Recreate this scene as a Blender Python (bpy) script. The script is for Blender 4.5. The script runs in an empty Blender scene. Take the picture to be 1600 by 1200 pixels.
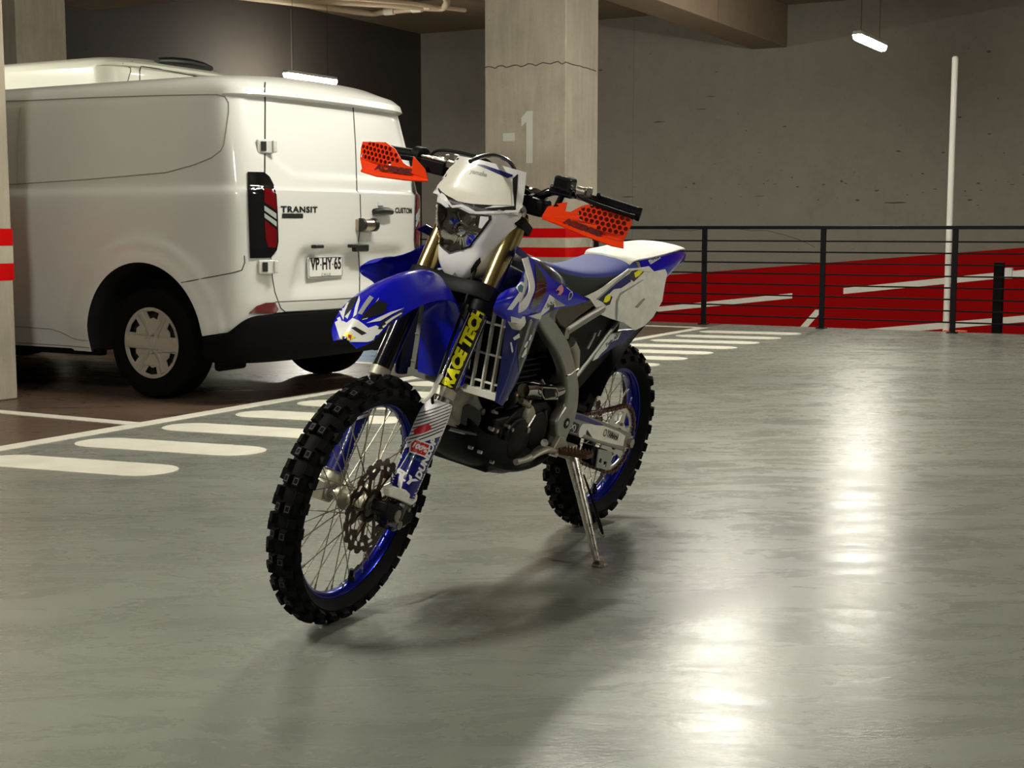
import bpy, bmesh, math, random
from mathutils import Vector, Matrix
from mathutils.bvhtree import BVHTree
random.seed(7)
sc = bpy.context.scene
COL = sc.collection
R = math.radians

# ---------------------------------------------------------------- camera
FPX, HORIZON, EYE = 2180.0, 356.0, 1.063          # focal length in pixels of a 1600 px wide frame
cam_d = bpy.data.cameras.new('camera')
cam = bpy.data.objects.new('camera', cam_d)
COL.objects.link(cam)
cam.location = (0, 0, EYE)
cam.rotation_euler = (math.pi / 2 - math.atan((600 - HORIZON) / FPX), 0, 0)
cam_d.sensor_width = 36.0
cam_d.lens = FPX / 1600 * 36.0
cam_d.clip_end = 200
sc.camera = cam

# ---------------------------------------------------------------- world, exposure
w = bpy.data.worlds.new('world')
sc.world = w
w.use_nodes = True
w.node_tree.nodes['Background'].inputs[0].default_value = (0.30, 0.30, 0.28, 1)
w.node_tree.nodes['Background'].inputs[1].default_value = 0.02
sc.view_settings.view_transform = 'Standard'
sc.view_settings.look = 'None'
sc.view_settings.gamma = 1.0
sc.view_settings.exposure = 0.45
sc.cycles.max_bounces = 8
sc.cycles.glossy_bounces = 4
sc.cycles.transmission_bounces = 8
sc.cycles.sample_clamp_indirect = 6.0
sc.cycles.blur_glossy = 0.5
LAMP_POWER = 215.0

# ---------------------------------------------------------------- garage grid
AZ = R(28.8)
E1 = Vector((math.sin(AZ), math.cos(AZ), 0))       # along the bay line, away
E2 = Vector((math.cos(AZ), -math.sin(AZ), 0))      # along the railing, to the right
G0 = Vector((-1.97, 7.6, 0))
def GW(p, r, z=0.0):
    return G0 + E1 * p + E2 * r + Vector((0, 0, z))
GRID = Matrix.Translation(G0) @ Matrix(((E1.x, E2.x, 0, 0), (E1.y, E2.y, 0, 0), (0, 0, 1, 0), (0, 0, 0, 1)))
# GRID is left handed (p, r, z); meshes made with it get their faces flipped

# ---------------------------------------------------------------- mesh toolkit
def cross_safe(a, b):
    c = a.cross(b)
    return c.normalized() if c.length > 1e-9 else Vector((0, 0, 1))

class MB:
    def __init__(s):
        s.v = []; s.f = []; s.m = []; s.s = []
    def add(s, vf, mi=0, smooth=False, T=None):
        vs, fs = vf
        o = len(s.v)
        if T is None:
            s.v += [tuple(x) for x in vs]
        elif callable(T):
            s.v += [tuple(T(Vector(x))) for x in vs]
        else:
            s.v += [tuple(T @ Vector(x)) for x in vs]
        s.f += [tuple(i + o for i in f) for f in fs]
        s.m += [mi] * len(fs); s.s += [smooth] * len(fs)
        return s

def box(c, d):
    x, y, z = c; a, b, e = d[0] / 2, d[1] / 2, d[2] / 2
    v = [(x + i * a, y + j * b, z + k * e) for i in (-1, 1) for j in (-1, 1) for k in (-1, 1)]
    return v, [(0, 1, 3, 2), (4, 6, 7, 5), (0, 4, 5, 1), (2, 3, 7, 6), (0, 2, 6, 4), (1, 5, 7, 3)]

def prism(pts, a, b, axis='y'):
    """closed outline in the two remaining axes, extruded from a to b along axis"""
    n = len(pts)
    def P(q, t):
        if axis == 'y': return (q[0], t, q[1])
        if axis == 'x': return (t, q[0], q[1])
        return (q[0], q[1], t)
    v = [P(q, a) for q in pts] + [P(q, b) for q in pts]
    f = [tuple(range(n)), tuple(range(2 * n - 1, n - 1, -1))]
    f += [(i, i + n, (i + 1) % n + n, (i + 1) % n) for i in range(n)]
    return v, f

def catmull(pts, n, closed=False):
    pts = [Vector(p) for p in pts]
    out = []
    m = len(pts)
    segs = m if closed else m - 1
    for i in range(segs):
        p1, p2 = pts[i], pts[(i + 1) % m]
        p0 = pts[i - 1] if (i > 0 or closed) else p1 * 2 - p2
        p3 = pts[(i + 2) % m] if (i + 2 < m or closed) else p2 * 2 - p1
        for k in range(n):
            t = k / n
            out.append(0.5 * ((2 * p1) + (p2 - p0) * t + (2 * p0 - 5 * p1 + 4 * p2 - p3) * t * t + (3 * p1 - p0 - 3 * p2 + p3) * t ** 3))
    if not closed:
        out.append(pts[-1])
    return out

def tube(path, rad, n=10, closed=False, caps=True, flat=None, upv=None):
    """swept tube; rad a number or one per point; flat=(a,b) scales the section"""
    path = [Vector(p) for p in path]
    m = len(path)
    if not hasattr(rad, '__len__'): rad = [rad] * m
    T = []
    for i in range(m):
        if closed: t = path[(i + 1) % m] - path[i - 1]
        else: t = path[min(i + 1, m - 1)] - path[max(i - 1, 0)]
        T.append(t.normalized() if t.length > 1e-9 else Vector((0, 0, 1)))
    up = Vector(upv) if upv else (Vector((0, 0, 1)) if abs(T[0].z) < 0.9 else Vector((1, 0, 0)))
    v = []; N = None
    for i in range(m):
        if N is None or upv: N = (up - T[i] * up.dot(T[i])).normalized()
        else: N = (N - T[i] * N.dot(T[i])).normalized()
        B = T[i].cross(N)
        for k in range(n):
            a = 2 * math.pi * k / n + math.pi / n
            ca, sa = math.cos(a), math.sin(a)
            if flat: ca *= flat[0]; sa *= flat[1]
            v.append(path[i] + (N * ca + B * sa) * rad[i])
    f = []
    for i in range(m if closed else m - 1):
        j = (i + 1) % m
        for k in range(n):
            l = (k + 1) % n
            f.append((i * n + k, j * n + k, j * n + l, i * n + l))
    if caps and not closed:
        f.append(tuple(range(n))); f.append(tuple((m - 1) * n + k for k in range(n - 1, -1, -1)))
    return v, f

def cyl(a, b, r, n=16, r2=None):
    return tube([a, b], [r, r if r2 is None else r2], n)

def lathe(prof, n=48, axis='y', c=(0, 0, 0), closed=False):
    """prof: (radius, axial). revolved around axis through c"""
    m = len(prof); v = []
    for k in range(n):
        a = 2 * math.pi * k / n
        ca, sa = math.cos(a), math.sin(a)
        for r, t in prof:
            if axis == 'y': p = (r * ca, t, r * sa)
            elif axis == 'x': p = (t, r * ca, r * sa)
            else: p = (r * ca, r * sa, t)
            v.append((p[0] + c[0], p[1] + c[1], p[2] + c[2]))
    f = []
    for k in range(n):
        l = (k + 1) % n
        for i in range(m if closed else m - 1):
            j = (i + 1) % m
            f.append((k * m + i, k * m + j, l * m + j, l * m + i))
    return v, f

def loft(secs, closed=True, caps=True):
    n = len(secs[0]); v = [tuple(p) for s_ in secs for p in s_]; f = []
    for i in range(len(secs) - 1):
        for k in range(n if closed else n - 1):
            l = (k + 1) % n
            f.append((i * n + k, i * n + l, (i + 1) * n + l, (i + 1) * n + k))
    if caps and closed:
        f.append(tuple(range(n - 1, -1, -1))); f.append(tuple((len(secs) - 1) * n + k for k in range(n)))
    return v, f

def patch(rows, nu=6, nv=6):
    """smooth surface through a grid of control points"""
    fine = [catmull(r, nv) for r in rows]
    cols = [catmull([r[j] for r in fine], nu) for j in range(len(fine[0]))]
    secs = [[cols[j][i] for j in range(len(cols))] for i in range(len(cols[0]))]
    return loft(secs, closed=False, caps=False)

def thicken(vf, t):
    """closed shell of thickness t grown against the vertex normals"""
    vs, fs = vf
    bm = bmesh.new()
    bv = [bm.verts.new(v) for v in vs]
    for f in fs:
        try: bm.faces.new([bv[i] for i in f])
        except ValueError: pass
    bmesh.ops.remove_doubles(bm, verts=bm.verts, dist=1e-6)
    bmesh.ops.recalc_face_normals(bm, faces=bm.faces)
    bm.normal_update()
    bmesh.ops.solidify(bm, geom=bm.faces[:], thickness=t)
    out = bm_out(bm)
    return out

def bm_out(bm):
    bm.verts.index_update()
    r = [v.co.copy() for v in bm.verts], [tuple(v.index for v in f.verts) for f in bm.faces]
    bm.free()
    return r

def plate(loops, t, bevel=0.0):
    """flat plate in XY with holes (first loop outside, others holes), thickness t in z about 0"""
    cu = bpy.data.curves.new('tmp', 'CURVE')
    cu.dimensions = '2D'; cu.fill_mode = 'BOTH' if t > 0 else 'FRONT'; cu.extrude = max(t / 2 - bevel, 0); cu.bevel_depth = bevel; cu.bevel_resolution = 1
    if bevel: cu.offset = -bevel
    for lp in loops:
        sp = cu.splines.new('POLY'); sp.points.add(len(lp) - 1); sp.use_cyclic_u = True
        for i, q in enumerate(lp): sp.points[i].co = (q[0], q[1], 0, 1)
    o = bpy.data.objects.new('tmp', cu)
    me = o.to_mesh()
    r = [v.co.copy() for v in me.vertices], [tuple(p.vertices) for p in me.polygons]
    o.to_mesh_clear(); bpy.data.objects.remove(o); bpy.data.curves.remove(cu)
    return r

def text(s, size=1.0, shear=0.0, t=0.0, off=0.0, space=1.0, align='CENTER', sx=1.0):
    cu = bpy.data.curves.new('tmp', 'FONT')
    cu.body = s; cu.size = size; cu.shear = shear; cu.extrude = t / 2; cu.offset = off; cu.space_character = space
    cu.align_x = align; cu.align_y = 'CENTER'; cu.resolution_u = 3
    o = bpy.data.objects.new('tmp', cu)
    me = o.to_mesh()
    r = [Vector((v.co.x * sx, v.co.y, v.co.z)) for v in me.vertices], [tuple(p.vertices) for p in me.polygons]
    o.to_mesh_clear(); bpy.data.objects.remove(o); bpy.data.curves.remove(cu)
    return r

def circle(c, r, n=16, a0=0.0):
    return [(c[0] + r * math.cos(a0 + 2 * math.pi * k / n), c[1] + r * math.sin(a0 + 2 * math.pi * k / n)) for k in range(n)]

def rrect(x0, y0, x1, y1, r, n=4):
    out = []
    for cx, cy, a in ((x1 - r, y1 - r, 0), (x0 + r, y1 - r, 90), (x0 + r, y0 + r, 180), (x1 - r, y0 + r, 270)):
        for k in range(n + 1):
            t = R(a + 90 * k / n); out.append((cx + r * math.cos(t), cy + r * math.sin(t)))
    return out

def tess(poly, step):
    """triangulated 2D polygon (or a (verts, faces) pair), cut finer than step"""
    bm = bmesh.new()
    if isinstance(poly, tuple) and len(poly) == 2 and len(poly[1]) and isinstance(poly[1][0], tuple) and isinstance(poly[1][0][0], int):
        bv = [bm.verts.new((v[0], v[1], 0)) for v in poly[0]]
        for f in poly[1]:
            try: bm.faces.new([bv[i] for i in f])
            except ValueError: pass
    else:
        bm.faces.new([bm.verts.new((q[0], q[1], 0)) for q in poly])
    bmesh.ops.remove_doubles(bm, verts=bm.verts, dist=1e-6)
    bmesh.ops.triangulate(bm, faces=bm.faces)
    for _ in range(6):
        es = [e for e in bm.edges if e.calc_length() > step]
        if not es: break
        bmesh.ops.subdivide_edges(bm, edges=es, cuts=1)
        bmesh.ops.triangulate(bm, faces=bm.faces)
    return bm_out(bm)

def decal(bvh, poly, to3, direc, off=0.001, step=0.02, maxd=3.0):
    """lay a flat shape onto a surface: to3 maps 2D to 3D start points, direc is the casting direction"""
    vs, fs = tess(poly, step)
    direc = Vector(direc).normalized()
    out = []; ok = []
    for v in vs:
        s0 = Vector(to3(v[0], v[1])) - direc * 0.6
        h = bvh.ray_cast(s0, direc, maxd)
        if h[0] is None: out.append(s0); ok.append(False)
        else:
            n = h[1] if h[1].dot(direc) < 0 else -h[1]
            out.append(h[0] + n * off); ok.append(True)
    return out, [f for f in fs if all(ok[i] for i in f)]

def bvh_of(vf):
    return BVHTree.FromPolygons([tuple(v) for v in vf[0]], [tuple(f) for f in vf[1]])

def obj(name, mb, mats, parent=None, bevel=0.0, T=None, auto=35, seg=2, subd=0, solid=0.0, recalc=True, loc=None, smooth=None, flip=False, bev_ang=40):
    if isinstance(mb, tuple): mb = MB().add(mb)
    if not isinstance(mats, (list, tuple)): mats = [mats]
    me = bpy.data.meshes.new(name)
    vs = mb.v if T is None else ([tuple(T(Vector(v))) for v in mb.v] if callable(T) else [tuple(T @ Vector(v)) for v in mb.v])
    o = bpy.data.objects.new(name, me)
    if loc is not None:
        L = Vector(loc); vs = [tuple(Vector(v) - L) for v in vs]; o.location = L
    me.from_pydata(vs, [], mb.f)
    me.polygons.foreach_set('material_index', mb.m)
    me.update()
    if recalc or flip:
        bm = bmesh.new(); bm.from_mesh(me)
        if recalc: bmesh.ops.recalc_face_normals(bm, faces=bm.faces)
        if flip: bmesh.ops.reverse_faces(bm, faces=bm.faces)
        bm.to_mesh(me); bm.free()
    for m_ in mats: me.materials.append(m_)
    COL.objects.link(o)
    if parent is not None: o.parent = parent
    me.polygons.foreach_set('use_smooth', [True] * len(me.polygons))
    me.set_sharp_from_angle(angle=R(auto))
    if solid:
        md = o.modifiers.new('s', 'SOLIDIFY'); md.thickness = solid; md.offset = -1
    if bevel:
        md = o.modifiers.new('b', 'BEVEL'); md.width = bevel; md.segments = seg; md.limit_method = 'ANGLE'; md.angle_limit = R(bev_ang); md.harden_normals = True
    if subd:
        md = o.modifiers.new('u', 'SUBSURF'); md.levels = subd; md.render_levels = subd
    return o

def empty(name, parent=None, M=None):
    o = bpy.data.objects.new(name, None)
    o.empty_display_size = 0.2
    COL.objects.link(o)
    if parent is not None: o.parent = parent
    if M is not None: o.matrix_world = M
    return o

def tag(o, label=None, cat=None, group=None, kind=None):
    if label: o['label'] = label
    if cat: o['category'] = cat
    if group: o['group'] = group
    if kind: o['kind'] = kind
    return o

# ---------------------------------------------------------------- materials
def mat(name, col, rough=0.5, metal=0.0, coat=0.0, spec=0.5, noise=None, bump=0.0, bscale=200.0, emit=None, es=0.0, var=0.0, vscale=6.0, trans=0.0, ior=1.45, croug=0.05, rvar=0.0, alpha=1.0):
    m = bpy.data.materials.new(name); m.use_nodes = True
    nt = m.node_tree; b = nt.nodes['Principled BSDF']
    b.inputs['Base Color'].default_value = (*col, 1)
    b.inputs['Roughness'].default_value = rough
    b.inputs['Metallic'].default_value = metal
    b.inputs['Coat Weight'].default_value = coat
    b.inputs['Coat Roughness'].default_value = croug
    b.inputs['Specular IOR Level'].default_value = spec
    b.inputs['Transmission Weight'].default_value = trans
    b.inputs['IOR'].default_value = ior
    b.inputs['Alpha'].default_value = alpha
    if emit:
        b.inputs['Emission Color'].default_value = (*emit, 1); b.inputs['Emission Strength'].default_value = es
    tc = nt.nodes.new('ShaderNodeTexCoord')
    if var or rvar:
        n = nt.nodes.new('ShaderNodeTexNoise'); n.inputs['Scale'].default_value = vscale; n.inputs['Detail'].default_value = 6; n.inputs['Roughness'].default_value = 0.6
        nt.links.new(tc.outputs['Object'], n.inputs['Vector'])
        if var:
            r = nt.nodes.new('ShaderNodeValToRGB')
            r.color_ramp.elements[0].position = 0.3; r.color_ramp.elements[1].position = 0.72
            r.color_ramp.elements[0].color = (*[max(0, c * (1 - var)) for c in col], 1)
            r.color_ramp.elements[1].color = (*[min(1, c * (1 + var)) for c in col], 1)
            nt.links.new(n.outputs['Fac'], r.inputs['Fac']); nt.links.new(r.outputs['Color'], b.inputs['Base Color'])
        if rvar:
            mr = nt.nodes.new('ShaderNodeMapRange'); mr.inputs['From Min'].default_value = 0.3; mr.inputs['From Max'].default_value = 0.7
            mr.inputs['To Min'].default_value = max(0.02, rough - rvar); mr.inputs['To Max'].default_value = rough + rvar
            nt.links.new(n.outputs['Fac'], mr.inputs['Value']); nt.links.new(mr.outputs['Result'], b.inputs['Roughness'])
    if bump:
        n2 = nt.nodes.new('ShaderNodeTexNoise'); n2.inputs['Scale'].default_value = bscale; n2.inputs['Detail'].default_value = 4
        nt.links.new(tc.outputs['Object'], n2.inputs['Vector'])
        bp = nt.nodes.new('ShaderNodeBump'); bp.inputs['Strength'].default_value = bump; bp.inputs['Distance'].default_value = 0.002
        nt.links.new(n2.outputs['Fac'], bp.inputs['Height']); nt.links.new(bp.outputs['Normal'], b.inputs['Normal'])
    return m

# ================================================================ the garage
def epoxy(name, c0, c1, rough=0.27, brk=1.0):
    """trowelled floor coating: cloudy tone, swirls of wear, fine ripples"""
    m = mat(name, c0, rough); nt = m.node_tree; b = nt.nodes['Principled BSDF']; N = nt.nodes.new; K = nt.links.new
    tc = N('ShaderNodeTexCoord')
    mp = N('ShaderNodeMapping'); mp.inputs['Scale'].default_value = (0.45, 1.0, 1); mp.inputs['Rotation'].default_value = (0, 0, R(70)); K(tc.outputs['Object'], mp.inputs['Vector'])
    n1 = N('ShaderNodeTexNoise'); n1.inputs['Scale'].default_value = 1.1; n1.inputs['Detail'].default_value = 6; n1.inputs['Roughness'].default_value = 0.55; n1.inputs['Distortion'].default_value = 0.5; K(mp.outputs[0], n1.inputs['Vector'])
    mp2 = N('ShaderNodeMapping'); mp2.inputs['Scale'].default_value = (0.30, 1.0, 1); mp2.inputs['Rotation'].default_value = (0, 0, R(-12)); K(tc.outputs['Object'], mp2.inputs['Vector'])
    n2 = N('ShaderNodeTexNoise'); n2.inputs['Scale'].default_value = 7; n2.inputs['Detail'].default_value = 9; n2.inputs['Roughness'].default_value = 0.72; n2.inputs['Distortion'].default_value = 0.9; K(mp2.outputs[0], n2.inputs['Vector'])
    mx = N('ShaderNodeMix'); mx.data_type = 'FLOAT'; mx.inputs[0].default_value = 0.45; K(n1.outputs['Fac'], mx.inputs[2]); K(n2.outputs['Fac'], mx.inputs[3])
    r = N('ShaderNodeValToRGB'); r.color_ramp.elements[0].position = 0.36; r.color_ramp.elements[1].position = 0.64
    r.color_ramp.elements[0].color = (*c0, 1); r.color_ramp.elements[1].color = (*c1, 1)
    K(mx.outputs[0], r.inputs['Fac']); K(r.outputs['Color'], b.inputs['Base Color'])
    mr = N('ShaderNodeMapRange'); mr.inputs['From Min'].default_value = 0.33; mr.inputs['From Max'].default_value = 0.67
    mr.inputs['To Min'].default_value = rough - 0.06; mr.inputs['To Max'].default_value = rough + 0.08
    K(n2.outputs['Fac'], mr.inputs['Value']); K(mr.outputs['Result'], b.inputs['Roughness'])
    n3 = N('ShaderNodeTexNoise'); n3.inputs['Scale'].default_value = 55; n3.inputs['Detail'].default_value = 3; n3.inputs['Distortion'].default_value = 1.5; K(mp.outputs[0], n3.inputs['Vector'])
    bp = N('ShaderNodeBump'); bp.inputs['Strength'].default_value = 0.16 * brk; bp.inputs['Distance'].default_value = 0.004; K(n3.outputs['Fac'], bp.inputs['Height'])
    bp2 = N('ShaderNodeBump'); bp2.inputs['Strength'].default_value = 0.05 * brk; bp2.inputs['Distance'].default_value = 0.02; K(n2.outputs['Fac'], bp2.inputs['Height']); K(bp.outputs[0], bp2.inputs['Normal'])
    K(bp2.outputs[0], b.inputs['Normal'])
    return m

def concrete(name, c, var=0.22, rough=0.8, sc_=1.0, streak=True, bump=0.25):
    m = mat(name, c, rough); nt = m.node_tree; b = nt.nodes['Principled BSDF']; N = nt.nodes.new; K = nt.links.new
    tc = N('ShaderNodeTexCoord')
    n1 = N('ShaderNodeTexNoise'); n1.inputs['Scale'].default_value = 1.6 * sc_; n1.inputs['Detail'].default_value = 9; n1.inputs['Roughness'].default_value = 0.65; K(tc.outputs['Object'], n1.inputs['Vector'])
    mp = N('ShaderNodeMapping'); mp.inputs['Scale'].default_value = (5, 5, 0.6) if streak else (3, 3, 3); K(tc.outputs['Object'], mp.inputs['Vector'])
    n2 = N('ShaderNodeTexNoise'); n2.inputs['Scale'].default_value = 2.2 * sc_; n2.inputs['Detail'].default_value = 8; n2.inputs['Roughness'].default_value = 0.7; K(mp.outputs[0], n2.inputs['Vector'])
    mx = N('ShaderNodeMix'); mx.data_type = 'FLOAT'; mx.inputs[0].default_value = 0.5; K(n1.outputs['Fac'], mx.inputs[2]); K(n2.outputs['Fac'], mx.inputs[3])
    r = N('ShaderNodeValToRGB'); r.color_ramp.elements[0].position = 0.33; r.color_ramp.elements[1].position = 0.66
    r.color_ramp.elements[0].color = (*[x * (1 - var) for x in c], 1); r.color_ramp.elements[1].color = (*[min(1, x * (1 + var)) for x in c], 1)
    K(mx.outputs[0], r.inputs['Fac'])
    # small pores and scuffs
    n3 = N('ShaderNodeTexNoise'); n3.inputs['Scale'].default_value = 14 * sc_; n3.inputs['Detail'].default_value = 5; n3.inputs['Roughness'].default_value = 0.75; K(tc.outputs['Object'], n3.inputs['Vector'])
    r2 = N('ShaderNodeValToRGB'); r2.color_ramp.elements[0].position = 0.27; r2.color_ramp.elements[1].position = 0.36
    r2.color_ramp.elements[0].color = (0.35, 0.33, 0.3, 1); r2.color_ramp.elements[1].color = (1, 1, 1, 1); K(n3.outputs['Fac'], r2.inputs['Fac'])
    mu = N('ShaderNodeMix'); mu.data_type = 'RGBA'; mu.blend_type = 'MULTIPLY'; mu.inputs[0].default_value = 0.8
    K(r.outputs['Color'], mu.inputs[6]); K(r2.outputs['Color'], mu.inputs[7]); K(mu.outputs[2], b.inputs['Base Color'])
    bp = N('ShaderNodeBump'); bp.inputs['Strength'].default_value = bump; bp.inputs['Distance'].default_value = 0.01; K(n3.outputs['Fac'], bp.inputs['Height']); K(bp.outputs[0], b.inputs['Normal'])
    return m

M_FLOOR = epoxy('grey_floor_coating', (0.175, 0.183, 0.155), (0.245, 0.253, 0.222))
M_BAY = epoxy('brown_bay_coating', (0.085, 0.055, 0.038), (0.15, 0.10, 0.07), 0.3)
M_BLUE = epoxy('blue_bay_coating', (0.055, 0.13, 0.25), (0.09, 0.19, 0.33), 0.3)
M_LINE = mat('white_floor_paint', (0.80, 0.78, 0.66), 0.38, var=0.10, vscale=5, bump=0.15, bscale=60)
M_WALL = concrete('painted_grey_wall', (0.245, 0.225, 0.19), 0.10, 0.75, 0.8, False, 0.15)
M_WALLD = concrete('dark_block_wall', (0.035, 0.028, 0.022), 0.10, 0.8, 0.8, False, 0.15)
M_PILLAR = concrete('raw_concrete', (0.36, 0.32, 0.25), 0.20, 0.85, 1.3)
M_CEIL = concrete('ceiling_concrete', (0.20, 0.15, 0.10), 0.12, 0.85, 0.7, False)
M_RED = mat('red_wall_paint', (0.36, 0.002, 0.003), 0.8, spec=0.1, var=0.06, vscale=2)
M_WHITEP = mat('white_wall_paint', (0.88, 0.87, 0.80), 0.55, var=0.05, vscale=3)
M_PALEP = mat('pale_stencil_paint', (0.52, 0.53, 0.47), 0.6)
M_RAIL = mat('black_rail_paint', (0.006, 0.006, 0.007), 0.5, spec=0.15)
M_DARKLINE = mat('dark_mark_grey', (0.09, 0.08, 0.065), 0.9)  # one dark grey for joints, cracks and scuffs

GT = lambda v: GW(v.x, v.y, v.z)
def gobj(name, mb, mats, **k):
    return obj(name, mb, mats, T=GT, **k)
def quad(x0, y0, x1, y1, z):
    return [(x0, y0, z), (x1, y0, z), (x1, y1, z), (x0, y1, z)], [(0, 1, 2, 3)]

P_EDGE, P_WALL, R_WALL, H_C, H_B = 9.0, 17.5, -9.38, 4.775, 4.08
PB, RB = -16.0, 22.0
# floor slab: grey lane, brown bays, blue aisle
mb = MB()
mb.add(box(((PB + P_EDGE) / 2, RB / 2, -0.15), (P_EDGE - PB, RB, 0.3)), 0)
for a, b_, k in ((PB, 3.35, 1), (3.35, 4.5, 2), (4.5, P_EDGE, 1)):
    mb.add(box(((a + b_) / 2, R_WALL / 2, -0.15), (b_ - a, -R_WALL, 0.3)), k)
floor = gobj('floor', mb, [M_FLOOR, M_BAY, M_BLUE]); tag(floor, kind='structure')
def capsule(p0, r0, p1, r1, wd, n=10):
    a = Vector((p0, r0, 0)); b_ = Vector((p1, r1, 0)); d = (b_ - a).normalized(); h = wd / 2
    a += d * h; b_ -= d * h; s_ = Vector((-d.y, d.x, 0)); out = []
    for k in range(n + 1):
        t = math.pi * k / n; q = a + s_ * h * math.cos(t) - d * h * math.sin(t); out.append((q.x, q.y))
    for k in range(n + 1):
        t = math.pi * k / n; q = b_ - s_ * h * math.cos(t) + d * h * math.sin(t); out.append((q.x, q.y))
    return out
# rounded crossing bars beside the bay line
ts = [-1.17, -0.56, 0.057, 0.66, 1.23, 1.84, 2.45, 3.06, 3.67, 4.28, 4.87, 5.46, 6.06, 6.67, 7.30, 7.95]
ts = [t for t in ts]
SX = []
for t in ts:
    o = gobj('crossing_stripe', MB().add(prism(capsule(t - 0.13, 0.16, t + 0.02, 1.19, 0.30), 0.0005, 0.003, 'z')), M_LINE, parent=floor)
    SX.append(o)
gobj('bay_line', MB().add(box(((PB + 8.35) / 2, 0, 0.0015), (8.35 - PB, 0.11, 0.003))), M_LINE, parent=floor)
for p in (-0.10, 3.35, 4.5, -3.6):
    gobj('bay_line', MB().add(box((p, (R_WALL - 0.06) / 2, 0.0015), (0.10, -R_WALL - 0.06, 0.003))), M_LINE, parent=floor)
gobj('end_line', MB().add(box((8.33, -3.2, 0.0015), (0.10, 6.3, 0.003))), M_LINE, parent=floor)

# walls, ramp, ceiling
zs = -3.2
w2 = gobj('wall_back', MB().add(box((P_WALL + 0.15, (R_WALL + RB) / 2, (H_C + zs) / 2), (0.3, RB - R_WALL, H_C - zs))), M_WALL); tag(w2, kind='structure')
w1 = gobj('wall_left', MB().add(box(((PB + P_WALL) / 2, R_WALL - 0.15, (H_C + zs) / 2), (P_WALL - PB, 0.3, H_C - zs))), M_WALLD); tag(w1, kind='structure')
w3 = gobj('wall_front', MB().add(box((PB - 0.15, (R_WALL + RB) / 2, H_C / 2), (0.3, RB - R_WALL, H_C))), M_WALL); tag(w3, kind='structure')
w4 = gobj('wall_right', MB().add(box(((PB + P_WALL) / 2, RB + 0.15, (H_C + zs) / 2), (P_WALL - PB, 0.3, H_C - zs))), M_WALL); tag(w4, kind='structure')
ceil = gobj('ceiling', MB().add(box(((PB + P_WALL) / 2, (R_WALL + RB) / 2, H_C + 0.15), (P_WALL - PB, RB - R_WALL, 0.3))), M_CEIL); tag(ceil, kind='structure')
# ramp running down to the left beyond the railing, and the slab edge face
rl = lambda r: -2.3 + 0.087 * r
mb = MB().add(([(P_EDGE + 0.6, R_WALL, rl(R_WALL)), (P_WALL, R_WALL, rl(R_WALL)), (P_WALL, RB, rl(RB)), (P_EDGE + 0.6, RB, rl(RB))], [(0, 1, 2, 3)]))
mb.add(box((P_EDGE + 0.3, (R_WALL + RB) / 2, -1.8), (0.6, RB - R_WALL, 3.3 )))
ramp = gobj('ramp', mb, M_PILLAR); tag(ramp, 'concrete vehicle ramp and ledge on the far side of the railing', 'ramp', kind='structure')
# red band and white arrow shafts painted on the back wall
def wpoly(name, pts, m_, off, par=w2):
    p = P_WALL - off
    return gobj(name, MB().add(prism(pts, p, p + 0.004, 'x')), m_, parent=par)
zr = lambda r: 0.222 + (0.753 - 0.222) / (1.822 + 4.242) * (r + 4.242)
wpoly('red_band', [(R_WALL, zs), (RB, zs), (RB, zr(RB)), (R_WALL, zr(R_WALL))], M_RED, 0.004)
s = 0.121
ar = lambda r0, z0, r1, t: [(r0, z0), (r1, z0 + s * (r1 - r0)), (r1, z0 + s * (r1 - r0) - t), (r0, z0 - t)]
wpoly('white_shaft', ar(-7.5, -0.045 - s * 5.6, -1.908, 0.088), M_WHITEP, 0.008)
wpoly('white_shaft', ar(-1.027, 0.06, 9.0, 0.10), M_WHITEP, 0.008)
wpoly('white_shaft', ar(-3.2, -0.314 - s * 5.06, 9.0, 0.105), M_WHITEP, 0.008)
wpoly('white_slash', [(-1.50, -0.317), (-1.368, -0.314), (-1.95, -1.0), (-2.08, -1.0)], M_WHITEP, 0.008)

# pillars with painted red bands
RNG = (0.06,)
def pillar(p0, p1, r0, r1, label, digit=False, seams=True):
    t = gobj('concrete_pillar', MB().add(box(((p0 + p1) / 2, (r0 + r1) / 2, H_C / 2), (p1 - p0, r1 - r0, H_C))), M_PILLAR, bevel=0.012)
    tag(t, label, 'pillar', kind='structure')
    for z0, z1, m_ in ((0.953, 1.058, M_RED2), (0.845, 0.953, M_PALEB), (0.740, 0.845, M_RED2)):
        e = 0.003
        gobj('red_stripe' if m_ is M_RED2 else 'pale_stripe', MB().add(box(((p0 + p1) / 2, (r0 + r1) / 2, (z0 + z1) / 2), (p1 - p0 + 2 * e, r1 - r0 + 2 * e, z1 - z0))), m_, parent=t)
    if digit:
        p = p0 - 0.003
        gobj('level_number', MB().add(prism([(-1.987, 1.78), (-1.987, 2.352), (-2.06, 2.352), (-2.128, 2.28), (-2.128, 2.19), (-2.065, 2.235), (-2.065, 1.78)], p, p + 0.004, 'x'))
             .add(prism([(-2.363, 2.03), (-2.215, 2.03), (-2.215, 2.12), (-2.363, 2.12)], p, p + 0.004, 'x')), M_PALEP, parent=t)
        # pour joint
        pts = []
        n = 22
        for k in range(n + 1): pts.append((p0 - 0.002, r0 + (r1 - r0) * k / n, 2.86 + 0.012 * math.sin(k * 1.7) + random.uniform(-.008, .008)))
        for k in range(1, 12): pts.append((p0 + (p1 - p0) * k / 12, r1 + 0.002, 2.86 + random.uniform(-.006, .006) - 0.02 * k / 12))
        gobj('pour_joint', MB().add(tube(pts, 0.006, 5)), M_DARKLINE, parent=t)
    return t
M_RED2 = mat('red_pillar_paint', (0.55, 0.002, 0.002), 0.75, spec=0.1, var=0.05)
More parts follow.
